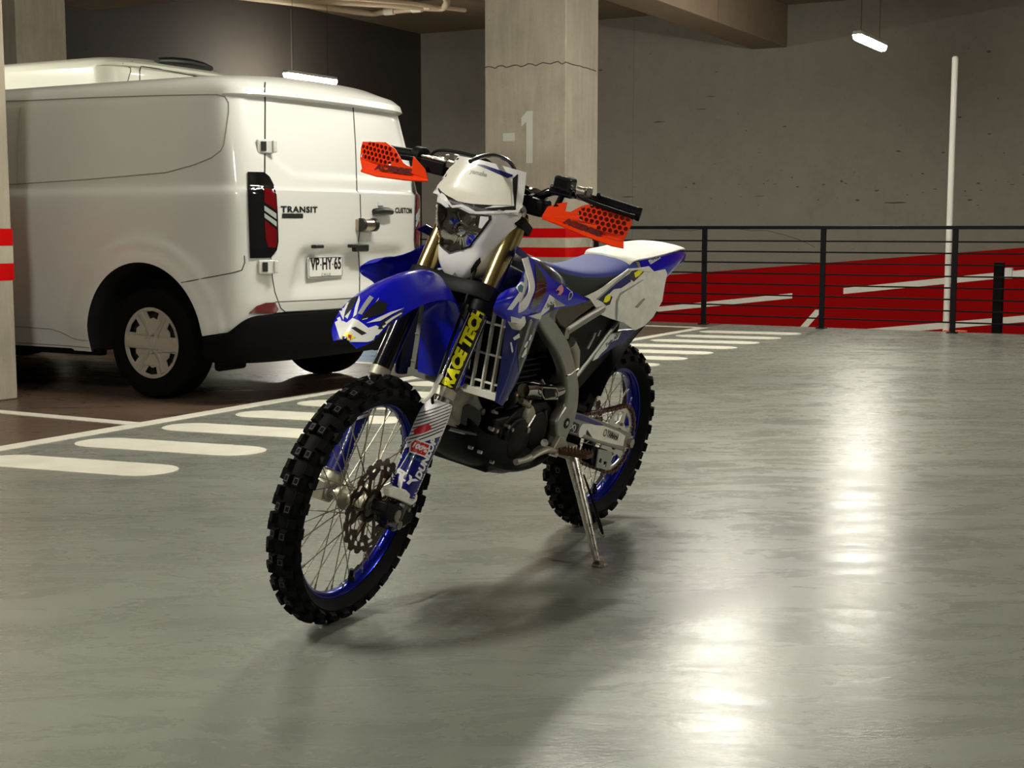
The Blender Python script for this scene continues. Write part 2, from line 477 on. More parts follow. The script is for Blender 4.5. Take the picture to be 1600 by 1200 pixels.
M_PALEB = mat('pale_pillar_paint', (0.42, 0.39, 0.30), 0.7, var=0.12, vscale=9)
pillar(8.178, 9.0, -2.60, -1.575, 'square concrete pillar marked -1 behind the motorbike, red bands at waist height', True)
pillar(-0.42, 0.40, -2.55, -1.50, 'concrete pillar with red bands at the left edge beside the nearer van')
pillar(7.25, 8.1, R_WALL + 0.001, -9.0, 'shaded concrete pillar against the dark wall behind the taller van')
# beams
for p0, p1 in ((8.2, 8.95), (-0.42, 0.40), (-9.0, -8.2)):
    o = gobj('concrete_beam', MB().add(box(((p0 + p1) / 2, (R_WALL + RB) / 2, (H_B + H_C) / 2), (p1 - p0, RB - R_WALL, H_C - H_B))), M_CEIL, bevel=0.015)
    tag(o, 'concrete ceiling beam running above the ' + ('railing' if p0 > 5 else 'nearer van' if p0 > -2 else 'lane behind the camera'), 'beam', kind='structure')
mb = MB().add(box(((8.95 + P_WALL) / 2, (-2.71 - 2.092) / 2, (H_B + H_C) / 2), (P_WALL - 8.95, 0.618, H_C - H_B)))
o = gobj('concrete_beam', mb, M_CEIL, bevel=0.015); tag(o, 'concrete ceiling beam from the numbered pillar to the back wall', 'beam', kind='structure')
gobj('pour_joint', MB().add(box((14.2, -2.0905, (H_B + H_C) / 2), (0.012, 0.004, H_C - H_B - 0.02))), M_DARKLINE, parent=o)
gobj('panel_joint', MB().add(box((13.46, R_WALL + 0.003, 2.4), (0.02, 0.006, 4.6))), M_DARKLINE, parent=w1)
for r in (-4.9, 3.0, 7.5): gobj('panel_joint', MB().add(box((P_WALL - 0.001, r, 2.75), (0.004, 0.006, 4.0))), mat('joint_grey', (0.17, 0.155, 0.13), 0.9), parent=w2)
# scuffs and chips on the back wall
mb = MB(); rs = random.Random(3)
for _ in range(90):
    r = rs.uniform(-6, 6) if rs.random() < .5 else rs.gauss(2.2, 1.3); z = rs.choice([rs.uniform(1.3, 3.9), rs.gauss(1.72, .12)])
    a, b_ = rs.uniform(.01, .05), rs.uniform(.006, .02)
    if rs.random() < .15: a *= 5
    n = 7; mb.add(prism([(r + a * math.cos(6.283 * k / n) * rs.uniform(.5, 1.2), z + b_ * math.sin(6.283 * k / n) * rs.uniform(.5, 1.2)) for k in range(n)], P_WALL - 0.003, P_WALL, 'x'))
sc_o = gobj('wall_scuffs', mb, M_DARKLINE, parent=w2); tag(sc_o, kind='stuff')
# crack in the back wall
gobj('wall_crack', MB().add(tube([(P_WALL - 0.001, -4.9 + 0.28 * k, 1.04 + 0.03 * math.sin(k * 1.3) - (0.10 * max(0, k - 9))) for k in range(13)], 0.005, 5)), M_DARKLINE, parent=w2)

# railing
rail = empty('railing', M=Matrix.Translation(GW(8.85, 2.5, 0)))
tag(rail, 'long black metal railing with thin horizontal bars at the edge of the ramp', 'railing')
def rp(name, mb_, mat_=M_RAIL, **k):
    o = obj(name, mb_, mat_, T=lambda v: GW(v.x, v.y, v.z) - GW(8.85, 2.5, 0), parent=rail, **k); return o
RR1 = 13.0
for seg in ((-9.3, -2.62), (-1.56, RR1)):
    rp('top_rail', MB().add(box((8.85, sum(seg) / 2, 1.066), (0.045, seg[1] - seg[0], 0.036))), bevel=0.004)
    for k in range(8):
        z = 0.107 + 0.1165 * k
        rp('rail_bar', MB().add(tube([(8.85, seg[0], z), (8.85, seg[1], z)], 0.0085, 8)))
for r in (-9.25, -7.95, -6.6, -5.25, -3.95, -2.68, -1.515, -0.195, 1.135, 2.49, 3.83, 5.17, 6.5, 7.85, 9.2, 10.5, 11.9, 12.95):
    rp('post', MB().add(box((8.85, r, 0.525), (0.03, 0.055, 1.05))).add(box((8.85, r, 0.006), (0.10, 0.10, 0.012))), bevel=0.003)
# white marker pole and black bollard with barrier arm behind the railing
o = gobj('marker_pole', MB().add(tube([(9.3, 2.335, -0.14), (9.3, 2.335, 2.80), (9.3, 2.335, 2.815)], [0.032, 0.032, 0.02], 14)), mat('white_pole_paint', (0.8, 0.78, 0.72), 0.4), loc=GW(9.3, 2.335, -0.14)); tag(o, 'tall thin white pole standing behind the railing in front of the red wall', 'pole')
gobj('pole_foot', MB().add(box((9.3, 2.43, -0.03), (0.12, 0.22, 0.05))), mat('orange_plastic', (0.8, 0.12, 0.04), 0.5)).parent = None
for q in bpy.data.objects:
    if q.name == 'pole_foot':
        q.parent = o; q.matrix_parent_inverse = o.matrix_basis.inverted()
bo = gobj('bollard', MB().add(box((9.35, 2.84, 0.28), (0.10, 0.095, 0.86))), mat('black_bollard', (0.004, 0.004, 0.004), 0.7, spec=0.1), bevel=0.006, loc=GW(9.35, 2.84, -0.15)); tag(bo, 'stout square black bollard behind the railing near the white pole', 'bollard')
arm = gobj('barrier_arm', MB().add(box((9.35, 2.935, 0.60), (0.07, 0.075, 0.11))).add(prism([(2.97, 0.565), (2.97, 0.63), (3.03, 0.618), (3.08, 0.635), (3.3, 0.60), (4.3, 0.60), (4.3, 0.52), (3.3, 0.535)], 9.33, 9.37, 'x')), mat('white_barrier', (0.82, 0.8, 0.76), 0.4), bevel=0.006, loc=GW(9.35, 2.935, 0.6)); tag(arm, 'white barrier arm with a hinge block fixed to the black bollard', 'barrier')

# ceiling pipes
M_PIPE = mat('cream_pipe', (0.62, 0.50, 0.34), 0.45)
def gpipe(name, pts, r, label):
    pts = catmull([(*q, 4.62) if len(q) == 2 else q for q in pts], 5)
    o = gobj(name, MB().add(tube(pts, r, 12)), M_PIPE, loc=GW(*pts[0])); tag(o, label, 'pipe', 'cream pipes under the ceiling')
    return o
gpipe('ceiling_pipe', [(11.2, -9.3), (12.55, -8.15), (13.4, -7.4), (14.05, -6.95), (14.02, -6.7), (13.2, -6.2), (12.2, -6.0)], 0.055, 'cream ceiling pipe ending in a wide bend beside the pillar')
gpipe('ceiling_pipe', [(11.0, -9.25), (12.6, -8.6), (13.95, -8.2), (14.0, -7.9), (13.98, -7.3), (13.9, -6.9)], 0.05, 'lower cream ceiling pipe with a white coupling above the van')
gpipe('ceiling_pipe', [(11.5, -8.5), (12.3, -7.85), (12.85, -7.4), (13.5, -7.0), (14.5, -6.6)], 0.035, 'thin cream ceiling pipe running between the two thicker ones')
for (p, r) in ((13.985, -7.75), (13.97, -7.2)):
    q = gobj('pipe_coupling', MB().add(tube([(p, r - 0.09, 4.62), (p, r + 0.09, 4.62)], 0.066, 14)), mat('white_coupling', (0.8, 0.75, 0.62), 0.4))
    tag(q, 'pale coupling sleeve on the lower ceiling pipe, ' + ('left one' if r < -7.5 else 'right one'), 'pipe fitting')

# lamps: sealed battens hanging from the ceiling
M_LAMP = mat('lit_tube_cover', (0.9, 0.9, 0.85), 0.4, emit=(1.0, 0.97, 0.85), es=LAMP_POWER)
M_LBODY = mat('lamp_housing', (0.55, 0.55, 0.52), 0.5)
def lamp(p, r, z, label, ln=1.28, along='p'):
    loc = GW(p, r, z)
    e = empty('batten_lamp', M=Matrix.Translation(loc)); tag(e, label, 'ceiling lamp', 'sealed batten lamps under the ceiling')
    T = (lambda v: GW(p + v.x, r + v.y, z + v.z) - loc) if along == 'p' else (lambda v: GW(p + v.y, r + v.x, z + v.z) - loc)
    obj('housing', MB().add(box((0, 0, 0.055), (ln, 0.11, 0.05))), M_LBODY, e, bevel=0.01, T=T)
    pr_ = [(-0.055, 0.03), (-0.05, -0.01), (-0.03, -0.035), (0.03, -0.035), (0.05, -0.01), (0.055, 0.03)]
    obj('diffuser', MB().add(prism(pr_, -ln / 2 + 0.01, ln / 2 - 0.01, 'x')), M_LAMP, e, T=T)
    for dx in (-0.45, 0.45):
        obj('suspension_wire', MB().add(tube([(dx, 0, 0.08), (dx, 0, (H_B if -1.1 < p < .4 or -9.3 < p < -8 else H_C) - z - .02)], 0.003, 6)), M_RAIL, e, T=T)
    return e
lamp(12.37, 0.65, 3.4, 'glowing batten lamp hanging before the back wall at the upper right')
lamp(12.40, -8.19, 3.4, 'glowing batten lamp just above the roof of the nearer van')
lamp(5.9, 1.15, 3.5, 'batten lamp over the crossing bars, out of the picture')
lamp(1.05, 1.9, 3.5, 'batten lamp over the lane beside the motorbike, out of the picture')
lamp(-4.6, 1.6, 3.5, 'batten lamp over the lane to the left of the camera')
lamp(-8.3 - .9, 5.0, 3.3, 'batten lamp over the lane behind the camera')
lamp(5.9, 9.8, 3.5, 'batten lamp to the right, beyond the picture edge near the railing')
lamp(-1.2, 9.8, 3.5, 'batten lamp to the right of the camera')
lamp(1.2, -5.9, 3.3, 'batten lamp over the front of the parked vans, left of the picture')

# ================================================================ delivery vans
M_VAN = mat('white_van_paint', (0.56, 0.56, 0.53), 0.32, coat=0.7, spec=0.4)
M_VAN2 = mat('cream_white_van_paint', (0.78, 0.78, 0.66), 0.35, coat=0.5)
M_BLACKP = mat('black_grained_plastic', (0.004, 0.004, 0.004), 0.7, spec=0.04, bump=0.2, bscale=400)
M_GLOSSBLK = mat('black_lamp_gloss', (0.004, 0.004, 0.005), 0.08, coat=1.0)
M_TYRE = mat('tyre_rubber', (0.004, 0.004, 0.004), 0.8, spec=0.05, bump=0.15, bscale=300)
M_ARCH = mat('arch_liner_black', (0.006, 0.006, 0.006), 0.9)
M_SEAM = mat('shut_line_dark', (0.05, 0.05, 0.045), 0.8)
M_CAP = mat('silver_hubcap', (0.42, 0.40, 0.36), 0.35, metal=0.6)
M_REDL = mat('red_lens', (0.11, 0.001, 0.003), 0.12, coat=1.0)
M_GREYL = mat('clear_grey_lens', (0.30, 0.32, 0.30), 0.15, coat=1.0)
M_PLATE = mat('plate_white', (0.66, 0.66, 0.62), 0.4)
M_INK = mat('black_ink', (0.008, 0.008, 0.008), 0.45)
M_STEELB = mat('bare_steel_lock', (0.45, 0.36, 0.27), 0.3, metal=1.0)
M_GLASS = mat('dark_window_glass', (0.01, 0.012, 0.012), 0.05, coat=1.0)

def lerp_tab(tab, z):
    if z <= tab[0][0]: return tab[0][1]
    for (a, x), (b, y) in zip(tab, tab[1:]):
        if z <= b: return x + (y - x) * (z - a) / (b - a)
    return tab[-1][1]

VY = [(.28, .955), (.45, .985), (.8, 1.0), (1.22, 1.0), (1.27, .994), (1.32, .975), (1.6, .952), (1.83, .925), (1.90, .905), (1.94, .87), (1.965, .80), (1.98, .64)]
VR = [(.28, -.93), (.55, -.955), (.60, -.965), (.61, -.968), (1.0, -.975), (1.285, -.982), (1.30, -.967), (1.5, -.93), (1.835, -.855), (1.85, -.895), (1.89, -.885), (1.93, -.84), (1.965, -.72), (1.98, -.40)]
VF = [(.28, 3.98), (.5, 4.08), (.8, 4.04), (.97, 3.9), (1.12, 3.5), (1.2, 3.3), (1.5, 2.95), (1.85, 2.5), (1.93, 2.3), (1.965, 2.1), (1.98, 1.7)]

def sm(e0, e1, x):
    t = max(0, min(1, (x - e0) / (e1 - e0))); return t * t * (3 - 2 * t)

def van_body(roof=1.98, lip=True):
    def zmap(z): return z if z < 1.33 else 1.33 + (z - 1.33) * (roof - 1.33 - (.12 if roof > 2.2 else 0)) / (1.8 - 1.33 if roof > 2.2 else 1.98 - 1.33) if z < 1.8 or roof < 2.2 else roof - .12 + (z - 1.8) * .12 / .18
    zs_ = [.28, .34, .40, .45, .5, .55, .58, .60, .615, .65, .69, .73, .77, .81, .85, .88, .91, .93, .95, .97, 1.0, 1.05, 1.1, 1.16, 1.22, 1.25, 1.27, 1.285, 1.295, 1.305, 1.32, 1.345, 1.37, 1.39, 1.41, 1.43, 1.45, 1.47, 1.5, 1.55, 1.6, 1.66, 1.72, 1.78, 1.81, 1.835, 1.85, 1.87, 1.89, 1.91, 1.93, 1.948, 1.965, 1.975, 1.98]
    D, n_, Df, nf = .30, 4.2, .85, 2.6
    NR = 44
    tr = [i / NR for i in range(NR + 1)]
    xs = [-.52 + .032 * i for i in range(38)] + [.70 + .2 * i for i in range(9)]
    xs = [x for x in xs if x < 2.4]
    secs = []
    for z in zs_:
        Y, xr, xf = lerp_tab(VY, z), lerp_tab(VR, z), lerp_tab(VF, z)
        half = []
        for t in tr:
            # arc-like parameter concentrated on the corner
            yy = t ** 1.0
            th = (math.pi / 2) * yy
            sx = math.sin(th) ** (2 / n_); cx = math.cos(th) ** (2 / n_) if th < math.pi / 2 - 1e-6 else 0.0
            half.append([xr + D * (1 - cx) + .06 * (sx ** 2), Y * sx])
        x0 = half[-1][0]
        xe = max(xf - Df, x0 + .2)
        for x in xs:
            k = (x + .52) / (2.3 + .52); half.append([x0 + (xe - x0) * (k * 0.999 + .001), Y])
        for i in range(1, 13):
            th = (math.pi / 2) * i / 12
            half.append([xe + (xf - xe) * math.sin(th) ** (2 / nf), Y * max(0.0, math.cos(th)) ** (2 / nf)])
        ring = [(x, y) for x, y in half] + [(x, -y) for x, y in reversed(half[1:-1])]
        out = []
        for x, y in ring:
            zz = zmap(z)
            # flares round the wheel arches
            for ax_ in (-.06, 3.04):
                d = math.hypot(x - ax_, z - .37)
                if abs(y) > .9:
                    k = sm(.655, .61, d) * .014 + sm(.55, .52, d) * .010
                    y += math.copysign(k, y)
            # number plate recess across both doors
            if x < -.5 and lip:
                k = sm(.62, .74, z) * sm(.965, .885, z) * sm(.72 - (z - .62) * .35, .60 - (z - .62) * .35, abs(y))
                x += .045 * k
                # sunken upper door panels above the belt
                k = sm(1.37 + max(0, (abs(y) - .58)) * .62, 1.40 + max(0, (abs(y) - .58)) * .62, z) * sm(1.835, 1.83, z) * sm(.84, .80, abs(y))
                x += .010 * k
            zc = zz
            if z > 1.93: zc += .03 * (1 - (y / .9) ** 2) * sm(1.93, 1.98, z)
            out.append((x, y, zc))
        secs.append(out)
    return loft(secs, True, True)

def cutters():
    mb = MB()
    for ax_ in (-.06, 3.04):
        for s_ in (1, -1):
            pts = [(ax_ + .475 * math.cos(R(a)), .37 + .483 * math.sin(R(a))) for a in range(-30, 211, 6)]
            pts = [(ax_ + .45, .1)] + [(ax_ + .475 * math.cos(R(a)), .37 + .483 * math.sin(R(a))) for a in range(0, 181, 5)] + [(ax_ - .47, .1)]
            mb.add(prism(pts, s_ * 1.2, s_ * .56))
    return mb
def van_under():
    return MB().add(prism([(-1.4, 0), (-1.4, .555), (-.90, .555), (-.72, .445), (-.50, .41), (-.50, 0)], -1.2, 1.2))

def boolean(o, cutter):
    md = o.modifiers.new('c', 'BOOLEAN'); md.object = cutter; md.operation = 'DIFFERENCE'; md.solver = 'EXACT'
    bpy.context.view_layer.update()
    dg = bpy.context.evaluated_depsgraph_get()
    me = bpy.data.meshes.new_from_object(o.evaluated_get(dg))
    o.modifiers.remove(md)
    old = o.data; o.data = me; bpy.data.meshes.remove(old)
    cm = cutter.data; bpy.data.objects.remove(cutter); bpy.data.meshes.remove(cm)

VM = Matrix.Translation(GW(1.73, -.81)) @ Matrix(((-E2.x, -E1.x, 0, 0), (-E2.y, -E1.y, 0, 0), (0, 0, 1, 0), (0, 0, 0, 1)))
DR = Vector((.575, -.818, 0.0)).normalized()            # oblique laying direction for marks on the left rear
DL = Vector((.62, .784, 0.0)).normalized()

def rearP(a, b): return (-.97, a, b)
def sideP(a, b): return (a, 1.0, b)
def line_on(bvh, pts, to3, d, rad=.0035, closed=False, step=.03):
    out = []
    pts = list(pts) + ([pts[0]] if closed else [])
    for (x0, y0), (x1, y1) in zip(pts, pts[1:]):
        n = max(1, int(math.hypot(x1 - x0, y1 - y0) / step))
        for k in range(n): out.append((x0 + (x1 - x0) * k / n, y0 + (y1 - y0) * k / n))
    out.append(pts[-1]); res = []
    for a, b in out:
        s0 = Vector(to3(a, b)) - Vector(d) * .6
        h = bvh.ray_cast(s0, Vector(d), 3)
        if h[0] is not None: res.append(h[0])
    return tube(res, rad, 6)

def raised(bvh, poly, to3, d, h, step=.03):
    """decal with thickness: top sheet plus skirt down to the surface"""
    vs, fs = decal(bvh, poly, to3, d, off=h, step=step)
    bm = bmesh.new(); bv = [bm.verts.new(v) for v in vs]
    for f in fs:
        try: bm.faces.new([bv[i] for i in f])
        except ValueError: pass
    be = [e for e in bm.edges if len(e.link_faces) == 1]
    r = bmesh.ops.extrude_edge_only(bm, edges=be)
    for v in [g for g in r['geom'] if isinstance(g, bmesh.types.BMVert)]:
        q = bvh.find_nearest(v.co)
        v.co = q[0] - q[1] * .003
    for v in [v for v in bm.verts if not v.link_faces]: bm.verts.remove(v)
    return bm_out(bm)

def wheel_mesh(side):
    """tyre and hub cap of a van wheel around (0,0,0), outer face towards +y*side"""
    T = MB()
    prof = [(.205, -.09), (.24, -.105), (.30, -.112), (.335, -.10), (.348, -.08), (.350, 0), (.348, .08), (.335, .10), (.30, .112), (.24, .105), (.205, .09), (.205, -.09)]
    T.add(lathe([(r, t * side) for r, t in prof], 56), smooth=True)
    T.add(lathe([(r + .0015, t * side) for r, t in ((.262, .1085), (.268, .112), (.274, .1125))], 56))
    C_ = MB()
    loops = [circle((0, 0), .222, 60)]
    for k in range(6):
        a0 = R(60 * k + 90 + 4)
        sl = []
        for r, da in ((.150, -11), (.196, -15), (.199, 0), (.196, 15), (.150, 11), (.158, 0)):
            sl.append((r * math.cos(a0 + R(da)), r * math.sin(a0 + R(da))))
        loops.append(sl)
    vs, fs = plate(loops, .006, .0015)
    vs, fs2 = vs, fs
    def dome(v):
        r = math.hypot(v.x, v.y)
        z = .098 - .018 * sm(.12, .05, r) + .010 * math.exp(-((r - .215) / .012) ** 2) - .012 * math.exp(-((r - .13) / .035) ** 2)
        return Vector((v.x, side * (z + v.z), v.y))
    C_.add((vs, fs), T=dome)
    # spoke ridges between the slots and the bolt ring
    for k in range(6):
        a = R(60 * k + 60 + 4)
        u = Vector((math.cos(a), 0, math.sin(a))); pth = [u * r + Vector((0, side * (.094 + d), 0)) for r, d in ((.035, .0), (.07, .004), (.12, -.004), (.17, .006), (.205, .008))]
        C_.add(tube(pth, [.013, .014, .016, .02, .024], 8, flat=(1.0, .45), upv=(-math.sin(a), 0, math.cos(a))), smooth=True)
        a2 = R(60 * k + 30 + 4); u2 = Vector((math.cos(a2), 0, math.sin(a2)))
        C_.add(lathe([(0, .112 * side), (.008, .112 * side), (.011, .104 * side), (.0115, .08 * side)], 12, c=(u2.x * .058, 0, u2.z * .058)))
    C_.add(lathe([(.036, .08 * side), (.036, .106 * side), (.030, .110 * side), (.027, .106 * side)], 24))
    B_ = MB().add(lathe([(.205, .06 * side), (0, .06 * side)], 40)).add(lathe([(.027, .104 * side), (0, .105 * side)], 20))
    return T, C_, B_

def add_van_wheel(root, x, y, side, cap=True):
    T, C_, B_ = wheel_mesh(side)
    tr = Vector((x, y, .352))
    t = obj('wheel', T, M_TYRE, root, loc=None); t.location = tr
    if cap:
        c = obj('hubcap', C_, M_CAP, t)
    b = obj('wheel_hub', B_, M_ARCH, t)
    return t

def van(M, roof, paint, label, full=True):
    root = empty('delivery_van', M=M); tag(root, label, 'van')
    vf = van_body(roof, True)
    body = obj('body', MB().add(vf), [paint, M_ARCH], root, auto=28)
    cu = obj('cut', cutters(), [paint, M_ARCH]); cu.data.polygons.foreach_set('material_index', [1] * len(cu.data.polygons)); cu.parent = root
    boolean(body, cu)
    cu = obj('cut', van_under(), [paint, M_ARCH]); cu.data.polygons.foreach_set('material_index', [1] * len(cu.data.polygons)); cu.parent = root
    boolean(body, cu)
    body.data.polygons.foreach_set('use_smooth', [True] * len(body.data.polygons)); body.data.set_sharp_from_angle(angle=R(28))
    bvh = bvh_of(vf)
    # underbody with black boxes added to block light, and bumper
    obj('underbody', MB().add(box((1.4, 0, .33), (4.0, 1.06, .16))).add(cyl((-.07, -.75, .35), (-.07, .75, .35), .05)).add(box((-.55, 0, .32), (.5, 1.2, .14))), M_ARCH, root)
    def ringpts(z, off):
        Y, xr = lerp_tab(VY, z) + off, lerp_tab(VR, z) - off
        D, n_ = .30, 4.2; h = []
        for i in range(25):
            th = math.pi / 2 * i / 24; sx = math.sin(th) ** (2 / n_); cx = math.cos(th) ** (2 / n_) if i < 24 else 0
            h.append((xr + D * (1 - cx) + .06 * sx ** 2, Y * sx))
        h.append((-.545, Y))
        return list(reversed(h)) + [(x, -y) for x, y in h[1:]]
    def topz(x): return .55 if x < -.88 else .55 - (.11) * sm(-.88, -.70, x) - .03 * sm(-.72, -.54, x)
    secs = []
    for z, off in ((.25, -.06), (.27, -.01), (.33, .022), (.40, .028), (.47, .028), (.53, .03), (.545, .022), (.552, -.02), (.52, -.06)):
        pts = []
        for x, y in ringpts(.5, off):
            zt = topz(x); pts.append((x, y, .25 + (z - .25) * (zt - .25) / .30))
        secs.append(pts)
    mbp = MB().add(loft(secs, closed=False, caps=False), smooth=True)
    obj('rear_bumper', mbp, M_BLACKP, root, auto=50)
    for s_ in (1, -1):
        obj('mud_flap', MB().add(box((-.60, s_ * .83, .33), (.05, .26, .26))), M_BLACKP, root, bevel=.02)
        add_van_wheel(root, -.07, .84 * s_, s_)
        add_van_wheel(root, 3.03, .84 * s_, s_)
        # rocker
        obj('rocker', MB().add(box((1.45, .93 * s_, .275), (2.2, .06, .04))), M_BLACKP, root, bevel=.008)
    # tail lamps wrap each rear corner
    lampo = [(1.115, 1.39), (.955, 1.39), (.905, 1.365), (.86, 1.31), (.838, 1.26), (.830, 1.16), (.828, .98), (.845, .93), (.905, .885), (1.105, .885)]
    for s_ in (1, -1):
        d = Vector((DR.x, DR.y * s_, 0)) if s_ == 1 else Vector((DR.x, -DR.y, 0))
        P3 = (lambda a, b: (-.97, a, b)) if s_ == 1 else (lambda a, b: (-.97, -a, b))
        L_ = obj('tail_lamp', MB().add(raised(bvh, lampo, P3, d, .010, .03)), M_GLOSSBLK, root, auto=50)
        obj('red_lens', MB().add(raised(bvh, [(.955, 1.285), (.868, 1.285), (.850, 1.24), (.844, 1.165), (.96, 1.215)], P3, d, .014, .03)), M_REDL, L_, auto=50)
        obj('red_lens', MB().add(raised(bvh, [(.96, 1.11), (.844, 1.05), (.848, .965), (.865, .945), (.93, .95), (.955, 1.0)], P3, d, .014, .03)), M_REDL, L_, auto=50)
        obj('clear_lens', MB().add(raised(bvh, [(.96, 1.195), (.846, 1.148), (.846, 1.115), (.96, 1.165)], P3, d, .014, .03)), M_GREYL, L_, auto=50)
        obj('clear_lens', MB().add(raised(bvh, [(.96, 1.15), (.846, 1.10), (.846, 1.07), (.96, 1.125)], P3, d, .014, .03)), M_GREYL, L_, auto=50)
        if full:
            obj('rear_reflector', MB().add(raised(bvh, [(1.13, .558), (1.05, .60), (.96, .617), (.865, .618), (.835, .575), (.86, .552), (.98, .552)], P3, d, .004, .03)), M_REDL, root, auto=50)
    if not full:
        return root, bvh
    # shut lines
    G = MB()
    G.add(line_on(bvh, [(.94, 1.93), (.945, 1.39)], rearP, DR, .0055))
    G.add(line_on(bvh, [(.895, .885), (.885, .76), (.865, .68), (.81, .58), (.765, .556), (.4, .553), (-.0, .549), (-.3, .548), (-.60, .552), (-.70, .57), (-.78, .65)], rearP, DR))
    G.add(line_on(bvh, [(.03, 1.84), (.01, 1.60), (0.0, 1.30), (-.035, 1.27), (-.04, 1.1), (-.01, .98), (-.01, .90), (-.02, .75), (-.01, .552)], rearP, DR, .0045))
    G.add(line_on(bvh, [(.86, .62), (.3, .616), (0, .613), (-.6, .613)], rearP, DR, .003))
    # side: body corner panel
    G.add(line_on(bvh, [(-.86, .90), (-.862, .86), (-.84, .815), (-.78, .80), (-.38, .735)], sideP, DR))
    obj('shut_lines', G, M_SEAM, root)
    S = MB()
    S.add(line_on(bvh, [(2.2, 1.905), (1.6, 1.90), (1.0, 1.882), (.4, 1.875), (-.2, 1.862), (-.62, 1.848), (-.665, 1.835), (-.69, 1.80), (-.697, 1.74), (-.695, 1.62), (-.69, 1.55), (-.67, 1.515), (-.60, 1.475), (-.46, 1.435), (-.25, 1.395), (.4, 1.365), (1.0, 1.347), (2.2, 1.32)], sideP, (0, -1, 0), .004))
    S.add(line_on(bvh, [(1.2, .42), (.76, .412), (.68, .395), (.58, .36), (.50, .350), (.42, .350)], sideP, (0, -1, 0), .003))
    S.add(line_on(bvh, [(1.2, .31), (.42, .305)], sideP, (0, -1, 0), .003))
    S.add(line_on(bvh, [(1.02, 1.84), (1.02, 1.35)], sideP, (0, -1, 0), .003))
    obj('side_panel_lines', S, mat('panel_line_grey', (0.22, 0.20, 0.17), .7), root)
    # hinges
    for z in (1.545, .832):
        hb = MB().add(box((0, 0, 0), (.045, .13, .095)))
        q = bvh.ray_cast(Vector(rearP(.95, z)) - DR * .6, DR, 3)
        h = obj('hinge', MB().add(box((0, 0, 0), (.05, .10, .085))).add(box((-.022, -.055, 0), (.03, .03, .075))), paint, root, bevel=.01)
        h.location = q[0] + Vector((-.008, .006, 0)); h.rotation_euler = (0, 0, R(-38))
        obj('hinge_gap', MB().add(box((-.028, .012, .0), (.012, .03, .055))), M_INK, h)
    # handle, padlock hasp, plate lights, camera
    def put(name, mb_, mats, y, z, nx=0.0, rot=0.0, **k):
        q = bvh.ray_cast(Vector(rearP(y, z)) - Vector((1, 0, 0)), Vector((1, 0, 0)), 3)
        o = obj(name, mb_, mats, root, **k); o.location = q[0] + Vector((nx, 0, 0)); o.rotation_euler = (0, 0, rot); return o
    h = put('door_handle', MB().add(tube([(-.022, -.10, .0), (-.03, -.05, .004), (-.032, 0, .004), (-.03, .05, .004), (-.022, .10, 0)], [.020, .024, .026, .024, .020], 12)), M_INK, -.255, 1.168, 0)
    obj('handle_cup', MB().add(lathe([(0, -.002), (.062, -.002), (.07, .0)], 28, 'x')).add(box((-.002, 0, .055), (.02, .06, .03))), paint, h)
    hs = put('security_lock', MB().add(tube([(-.03, -.07, 0), (-.03, .045, 0)], .038, 20)).add(box((-.012, .0, 0), (.03, .15, .075))), M_STEELB, -.045, 1.082, 0, bevel=.006)
    obj('lock_rim', MB().add(tube([(-.035, .045, 0), (-.032, .068, 0)], .043, 20)), M_INK, hs)
    obj('lock_rim', MB().add(tube([(-.035, -.095, 0), (-.032, -.07, 0)], .043, 20)), M_INK, hs)
    for y in (.435, .07): put('plate_light', MB().add(box((-.012, 0, 0), (.04, .085, .022))), M_INK, y, .948, -.01, bevel=.006)
    put('rear_camera', MB().add(box((-.018, 0, 0), (.045, .14, .05))), M_INK, -.005, .935, -.012, bevel=.01)
    pl = put('number_plate', MB().add(prism(rrect(-.18, -.065, .18, .065, .012), -.012, -.006, 'x')), M_PLATE, .30, .818, -.004)
    pt = MB()
    YZ = lambda v: Vector((-.0135 - v.z, -v.x, v.y))
    pt.add(text('VP', .104, off=.0034, sx=.76), T=lambda v: YZ(v + Vector((-.112, .018, 0))))
    pt.add(text('HY', .104, off=.0034, sx=.76), T=lambda v: YZ(v + Vector((.012, .018, 0))))
    pt.add(text('65', .104, off=.0034, sx=.76), T=lambda v: YZ(v + Vector((.125, .018, 0))))
    pt.add(text('CHILE', .026, space=1.5), T=lambda v: YZ(v + Vector((0, -.047, 0))))
    for yy in (-.052, .072): pt.add((lambda s_: (s_[0], s_[1]))(plate([circle((yy, .015), .006, 10)], 0)), T=lambda v: YZ(v))
    pt.add(plate([rrect(-.176, -.061, .176, .061, .010), rrect(-.172, -.057, .172, .057, .008)], 0), T=lambda v: YZ(v))
    obj('plate_characters', pt, M_INK, pl, recalc=False)
    # badges
    X1 = Vector((1, 0, 0))
    bd = MB()
    bd.add(decal(bvh, text('TRANSIT', .050, off=.002, sx=1.42, space=1.12), lambda a, b: (-.97, .575 - a, 1.172 + b), X1, .003, .03))
    bd.add(decal(bvh, rrect(-.085, -.014, .085, .014, .006), lambda a, b: (-.97, .635 - a, 1.135 + b), X1, .003, .03))
    obj('name_badge', bd, M_INK, root, recalc=False)
    obj('name_badge', MB().add(decal(bvh, text('CUSTOM', .050, off=.0018, sx=1.25, space=1.05), lambda a, b: (-.97, -.575 - a, 1.178 + b), X1, .003, .03)), M_INK, root, recalc=False)
    ov = [(.062 * math.cos(6.283 * k / 32), .030 * math.sin(6.283 * k / 32)) for k in range(32)]
    em = obj('oval_badge', MB().add(decal(bvh, [(x * 1.12, y * 1.16) for x, y in ov], lambda a, b: (-.97, -.42 - a, .825 + b), X1, .006, .03)), M_GREYL, root, recalc=False)
    obj('badge_field', MB().add(decal(bvh, ov, lambda a, b: (-.97, -.42 - a, .825 + b), X1, .007, .03)), M_INK, em, recalc=False)
